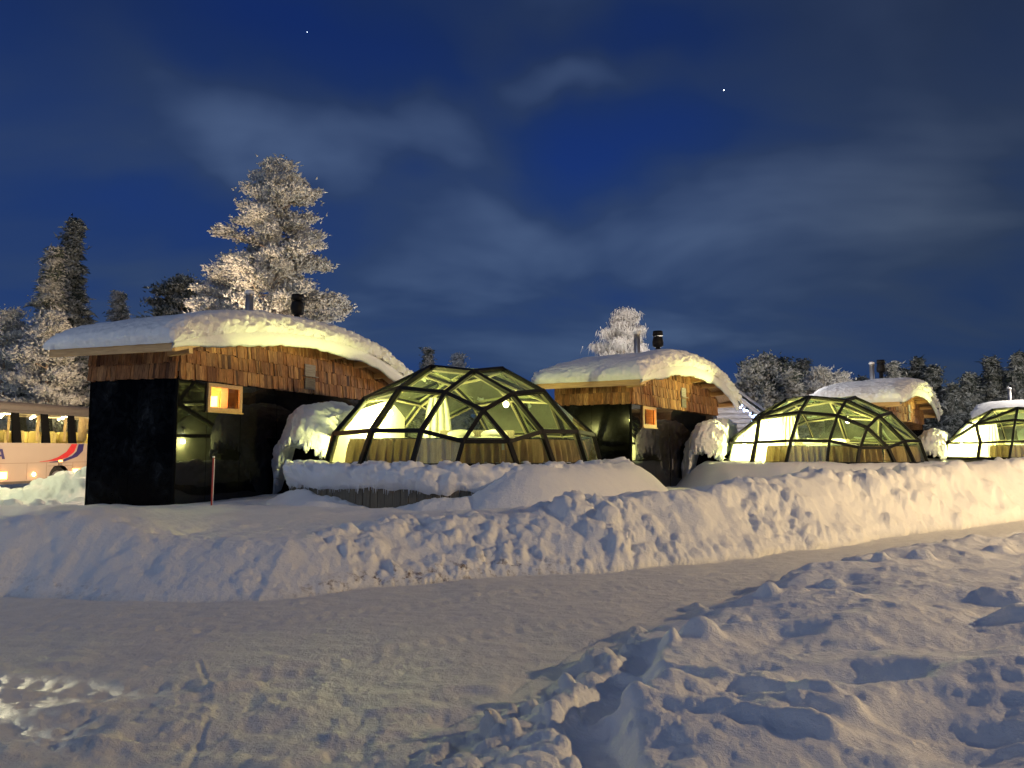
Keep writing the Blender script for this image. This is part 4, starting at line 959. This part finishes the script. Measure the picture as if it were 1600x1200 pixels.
def tree(kind, name, loc, H, Wd, mat, label, seed=0, dens=1.0, bl=.28, bw=.07, lean=0, bare=.12, group=None, bark='bark', cat='tree', shape=None):
    rs = np.random.RandomState(seed); rnd = random.Random(seed)
    t = empty(name, loc); tk = MB(); pts = [(lean*H*(k/10)**1.5+.02*H*math.sin(k*1.1+seed)*k/20, .01*H*math.sin(k*.9+seed), H*k/10*.97) for k in range(11)]
    r0 = .012*H+.05; tk.tube(pts[:9] if kind == 'birch' else pts, [r0*(1-.93*k/10)+.01 for k in range(9 if kind == 'birch' else 11)], 8)
    px_ = lambda z: Vector((np.interp(z, [p[2] for p in pts], [p[0] for p in pts]), np.interp(z, [p[2] for p in pts], [p[1] for p in pts]), z))
    C = []; Dd = []; Sz = []
    def limb(z, az, ln, rise, droop, nclump, spread):
        a = px_(z); d = Vector((math.sin(az), math.cos(az), 0)); L_ = []
        for k in range(6):
            f = k/5; L_.append(a+d*ln*f+Vector((math.sin(az*7+k)*.05*ln*f, math.cos(az*5+k)*.05*ln*f, ln*(rise*f-droop*f*f))))
        tk.tube(L_, [max(.012, .022*ln*(1-.8*k/5)) for k in range(6)], 5, False)
        for _ in range(nclump):
            f = rnd.uniform(.22 if kind != 'spruce' else .05, 1.03)**(.7 if kind != 'spruce' else .8); i = min(int(f*5), 4); g_ = f*5-i; p = L_[i].lerp(L_[i+1], min(g_, 1.1))
            sp = spread*(.4+.75*math.sin(math.pi*min(f, 1))**.7) if kind != 'spruce' else spread*(1.1-f*.75)
            q = p+Vector((rnd.gauss(0, sp), rnd.gauss(0, sp), rnd.gauss(.05*ln, sp*.45) if kind == 'pine' else rnd.gauss(-sp*.15, sp*.35)))
            out = (d*1.0+Vector((rnd.gauss(0, .5), rnd.gauss(0, .5), .45 if kind == 'pine' else -.25))).normalized()
            C.append(q); Dd.append(out); Sz.append(rnd.uniform(.6, 1.35))
    if kind == 'pine':
        nl = int((76 if dens > 2 else 46)*min(1.5, H/12))
        shp = shape or [(.0, .55), (.12, .9), (.3, 1.0), (.5, .86), (.68, .62), (.82, .42), (.92, .26), (1, .07)]
        for k in range(nl):
            f = (k+.5)/nl; z = H*(bare+(1-bare)*f*.985); env = np.interp(f, [s[0] for s in shp], [s[1] for s in shp])
            ln = Wd/2*env*(rnd.uniform(.72, 1.18) if dens > 2 else rnd.uniform(.5, 1.16))
            limb(z-.12*ln, k*2.4+rnd.uniform(-.5, .5), ln, rnd.uniform(.15, .5), rnd.uniform(.0, .28), int((5+9*ln/(Wd/2))*dens*1.0), .03*Wd*.5+.06*ln*.5)
    elif kind == 'spruce':
        nl = int(60*min(1.5, H/10))
        for k in range(nl):
            f = (k+.5)/nl; z = H*(bare+(1-bare)*f); env = (1-f)**.92*(.84+.25*math.sin(f*31+seed))+.02
            ln = Wd/2*env*rnd.uniform(.75, 1.15)
            limb(z, k*2.4+rnd.uniform(-.4, .4), ln, .18, rnd.uniform(.3, .55), int((5+13*ln/(Wd/2))*dens), .015*Wd+.12*ln)
    else:   # birch: rising limbs, hanging sprays
        for k in range(40):
            f = (k+.5)/40; z = H*(.30+.62*f); ln = Wd/2*(.25+.85*math.sin(math.pi*(.10+.84*f)))*rnd.uniform(.45, 1.2)
            limb(z*.93, k*2.4, ln, rnd.uniform(.4, .8), .35, int(26*dens*ln/(Wd/2)), .05*Wd)
    C = np.array([tuple(c) for c in C]); Dd = np.array([tuple(c) for c in Dd]); Sz = np.array(Sz)
    nb = {'pine': 34, 'spruce': 20, 'birch': 9}[kind]; n = len(C)*nb
    P = np.repeat(C, nb, 0); Do = np.repeat(Dd, nb, 0); z_ = np.repeat(Sz, nb)
    P = P+rs.randn(n, 3)*(bl*(.72 if kind == 'pine' else .45))*z_[:, None]*np.array([1, 1, .5])
    if kind == 'birch': Dr = rs.randn(n, 3)*.35+np.array([0, 0, -1.0])
    else: Dr = Do*1.2+rs.randn(n, 3)*.55
    q1, q2 = {'pine': (.62, 1.25), 'spruce': (.75, 1.15), 'birch': (1, .7)}[kind]
    V, Fc = blades(P, Dr, bl*q1*z_**.5*rs.uniform(.6, 1.4, n), bw*q2*rs.uniform(.6, 1.4, n), rs)
    tk.build('trunk', bark, t, True); mesh_np('crown', V, Fc, mat, t)
    tag(t, label, cat, group); return t
def tp(kind, name, px, topy, Y, wpx, mat, label, seed, bz=0.0, **k):
    a = at(px, topy, Y); Hh = a.z-bz; return tree(kind, name, (a.x, Y, bz), Hh, wpx/F*Y, mat, label, seed, **k)
tp('pine', 'pine_tree', 434, 248, 36, 246, 'frost_bright', 'tall frosted pine rising above the nearest cabin roof', 11, dens=2.05, bl=.26, bw=.085, bare=.26,
   shape=[(0, 1.0), (.10, 1.15), (.2, 1.0), (.38, .95), (.48, .68), (.6, .66), (.72, .50), (.84, .40), (.93, .24), (1, .06)])
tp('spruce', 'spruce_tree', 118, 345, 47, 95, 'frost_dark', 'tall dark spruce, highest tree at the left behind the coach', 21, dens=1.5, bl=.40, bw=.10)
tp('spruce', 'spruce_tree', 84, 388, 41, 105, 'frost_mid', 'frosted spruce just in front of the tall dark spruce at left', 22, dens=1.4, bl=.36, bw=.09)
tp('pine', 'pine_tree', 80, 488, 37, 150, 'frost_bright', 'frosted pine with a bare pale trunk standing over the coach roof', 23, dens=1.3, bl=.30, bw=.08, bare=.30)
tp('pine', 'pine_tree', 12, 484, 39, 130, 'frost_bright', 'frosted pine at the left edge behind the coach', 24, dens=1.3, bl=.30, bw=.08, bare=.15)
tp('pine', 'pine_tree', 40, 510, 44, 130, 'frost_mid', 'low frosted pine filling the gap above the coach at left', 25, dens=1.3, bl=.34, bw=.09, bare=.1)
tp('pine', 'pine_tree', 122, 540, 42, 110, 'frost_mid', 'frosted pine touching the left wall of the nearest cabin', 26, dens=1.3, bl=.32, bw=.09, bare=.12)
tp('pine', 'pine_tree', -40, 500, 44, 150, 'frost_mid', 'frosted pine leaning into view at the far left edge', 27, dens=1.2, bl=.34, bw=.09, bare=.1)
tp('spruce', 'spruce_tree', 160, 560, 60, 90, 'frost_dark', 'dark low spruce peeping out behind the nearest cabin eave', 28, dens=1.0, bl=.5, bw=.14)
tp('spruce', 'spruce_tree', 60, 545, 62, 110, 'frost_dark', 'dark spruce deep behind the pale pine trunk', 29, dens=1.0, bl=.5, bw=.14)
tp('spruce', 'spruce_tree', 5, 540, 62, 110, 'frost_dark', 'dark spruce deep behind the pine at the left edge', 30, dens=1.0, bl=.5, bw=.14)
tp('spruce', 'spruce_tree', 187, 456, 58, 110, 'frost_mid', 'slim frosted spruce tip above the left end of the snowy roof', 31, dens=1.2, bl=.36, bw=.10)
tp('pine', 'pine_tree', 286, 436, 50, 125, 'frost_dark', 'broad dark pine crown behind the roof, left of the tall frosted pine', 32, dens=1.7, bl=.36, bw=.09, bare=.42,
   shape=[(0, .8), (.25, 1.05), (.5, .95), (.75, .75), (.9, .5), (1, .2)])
tp('pine', 'pine_tree', 352, 462, 46, 90, 'frost_mid', 'low frosted pine between the dark crown and the tall pine', 33, dens=1.3, bl=.34, bw=.09, bare=.3)
tp('spruce', 'spruce_tree', 668, 545, 75, 64, 'frost_mid', 'tiny frosted tree tip left of the nearest dome top', 34, dens=.8, bl=.4, bw=.12)
tp('pine', 'pine_tree', 714, 553, 75, 40, 'frost_bright', 'tiny snowy tree tip above the nearest dome top', 35, dens=.8, bl=.4, bw=.12)
tp('birch', 'birch_tree', 974, 440, 44, 78, 'frost_white', 'white rimed birch with hanging twigs behind the second cabin', 36, dens=1.9, bl=.42, bw=.06, bark='bark')
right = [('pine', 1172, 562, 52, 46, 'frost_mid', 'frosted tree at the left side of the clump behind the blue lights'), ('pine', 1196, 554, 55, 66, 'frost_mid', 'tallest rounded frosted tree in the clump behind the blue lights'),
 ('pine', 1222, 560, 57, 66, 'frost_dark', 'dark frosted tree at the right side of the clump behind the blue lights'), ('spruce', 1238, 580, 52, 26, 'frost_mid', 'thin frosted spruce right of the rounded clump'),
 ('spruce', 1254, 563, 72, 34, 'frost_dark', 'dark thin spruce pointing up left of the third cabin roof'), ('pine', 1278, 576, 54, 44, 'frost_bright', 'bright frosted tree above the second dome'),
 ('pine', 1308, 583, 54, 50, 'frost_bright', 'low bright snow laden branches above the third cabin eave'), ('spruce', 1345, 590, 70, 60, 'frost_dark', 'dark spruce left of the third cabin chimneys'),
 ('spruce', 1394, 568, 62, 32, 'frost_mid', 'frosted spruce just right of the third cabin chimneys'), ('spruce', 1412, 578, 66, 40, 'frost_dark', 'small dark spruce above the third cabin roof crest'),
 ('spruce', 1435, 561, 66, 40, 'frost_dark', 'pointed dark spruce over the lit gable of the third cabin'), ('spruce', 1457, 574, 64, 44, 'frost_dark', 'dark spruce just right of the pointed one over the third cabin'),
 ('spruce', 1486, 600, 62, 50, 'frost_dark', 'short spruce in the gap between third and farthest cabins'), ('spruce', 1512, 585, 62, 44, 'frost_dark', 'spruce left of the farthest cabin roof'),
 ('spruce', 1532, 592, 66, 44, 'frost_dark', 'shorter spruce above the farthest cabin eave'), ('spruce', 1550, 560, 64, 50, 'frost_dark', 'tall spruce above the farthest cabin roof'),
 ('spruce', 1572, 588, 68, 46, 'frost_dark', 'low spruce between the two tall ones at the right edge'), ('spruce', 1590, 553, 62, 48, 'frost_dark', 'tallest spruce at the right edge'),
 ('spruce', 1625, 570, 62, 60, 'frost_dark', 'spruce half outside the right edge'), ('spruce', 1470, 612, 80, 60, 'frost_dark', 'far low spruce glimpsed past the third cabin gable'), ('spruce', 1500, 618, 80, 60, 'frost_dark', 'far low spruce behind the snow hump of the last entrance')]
for k, (kd, px, ty, Y, w, mt, lb) in enumerate(right):
    tp(kd, 'spruce_tree' if kd == 'spruce' else 'pine_tree', px, ty, Y, w*(1.5 if kd == 'spruce' else 1.25), mt, lb, 60+k, dens=.9, bl=.42 if Y < 60 else .5, bw=.12, bz=.3, group='frosted trees behind the cabins on the right')

# far treeline: closes the horizon, reads as one mass
rs = np.random.RandomState(5); Vs = []; Fs = []; off = 0
for k in range(420):
    a_ = R(-60+120*(k+rs.rand())/420); D_ = rs.uniform(105, 150); Hh = rs.uniform(6, 10); x_, y_ = math.sin(a_)*D_, math.cos(a_)*D_
    n = 130; f = rs.rand(n)**1.3; th_ = rs.rand(n)*6.283; rr = (1-f)*Hh*.17*rs.uniform(.5, 1, n); P = np.stack([x_+rr*np.cos(th_), y_+rr*np.sin(th_), .5+f*Hh], 1)
    Dr = np.stack([np.cos(th_), np.sin(th_), -.4+0*th_], 1)+rs.randn(n, 3)*.4; V, Fc = blades(P, Dr, rs.uniform(.6, 1.4, n), rs.uniform(.4, .8, n), rs); Vs.append(V); Fs.append(Fc+off); off += len(V)
o = mesh_np('distant_forest', np.vstack(Vs), np.vstack(Fs), 'frost_dark'); tag(o, 'far dark line of snowy forest along the horizon', 'forest', kind='stuff')

# ------------------------------------------------------------------ stars
for (px, py, r_, lb) in ((1131, 141, .55, 'bright star alone in the right half of the sky'), (480, 50, .28, 'faint star near the top left of the sky')):
    m = MB(); d = direction(px, py); p = Vector((0, 0, EYE))+d*900; m.sphere((0, 0, 0), r_, 8, 6); o = m.build('star', 'star'); o.location = p; tag(o, lb, 'star', 'stars in the evening sky')
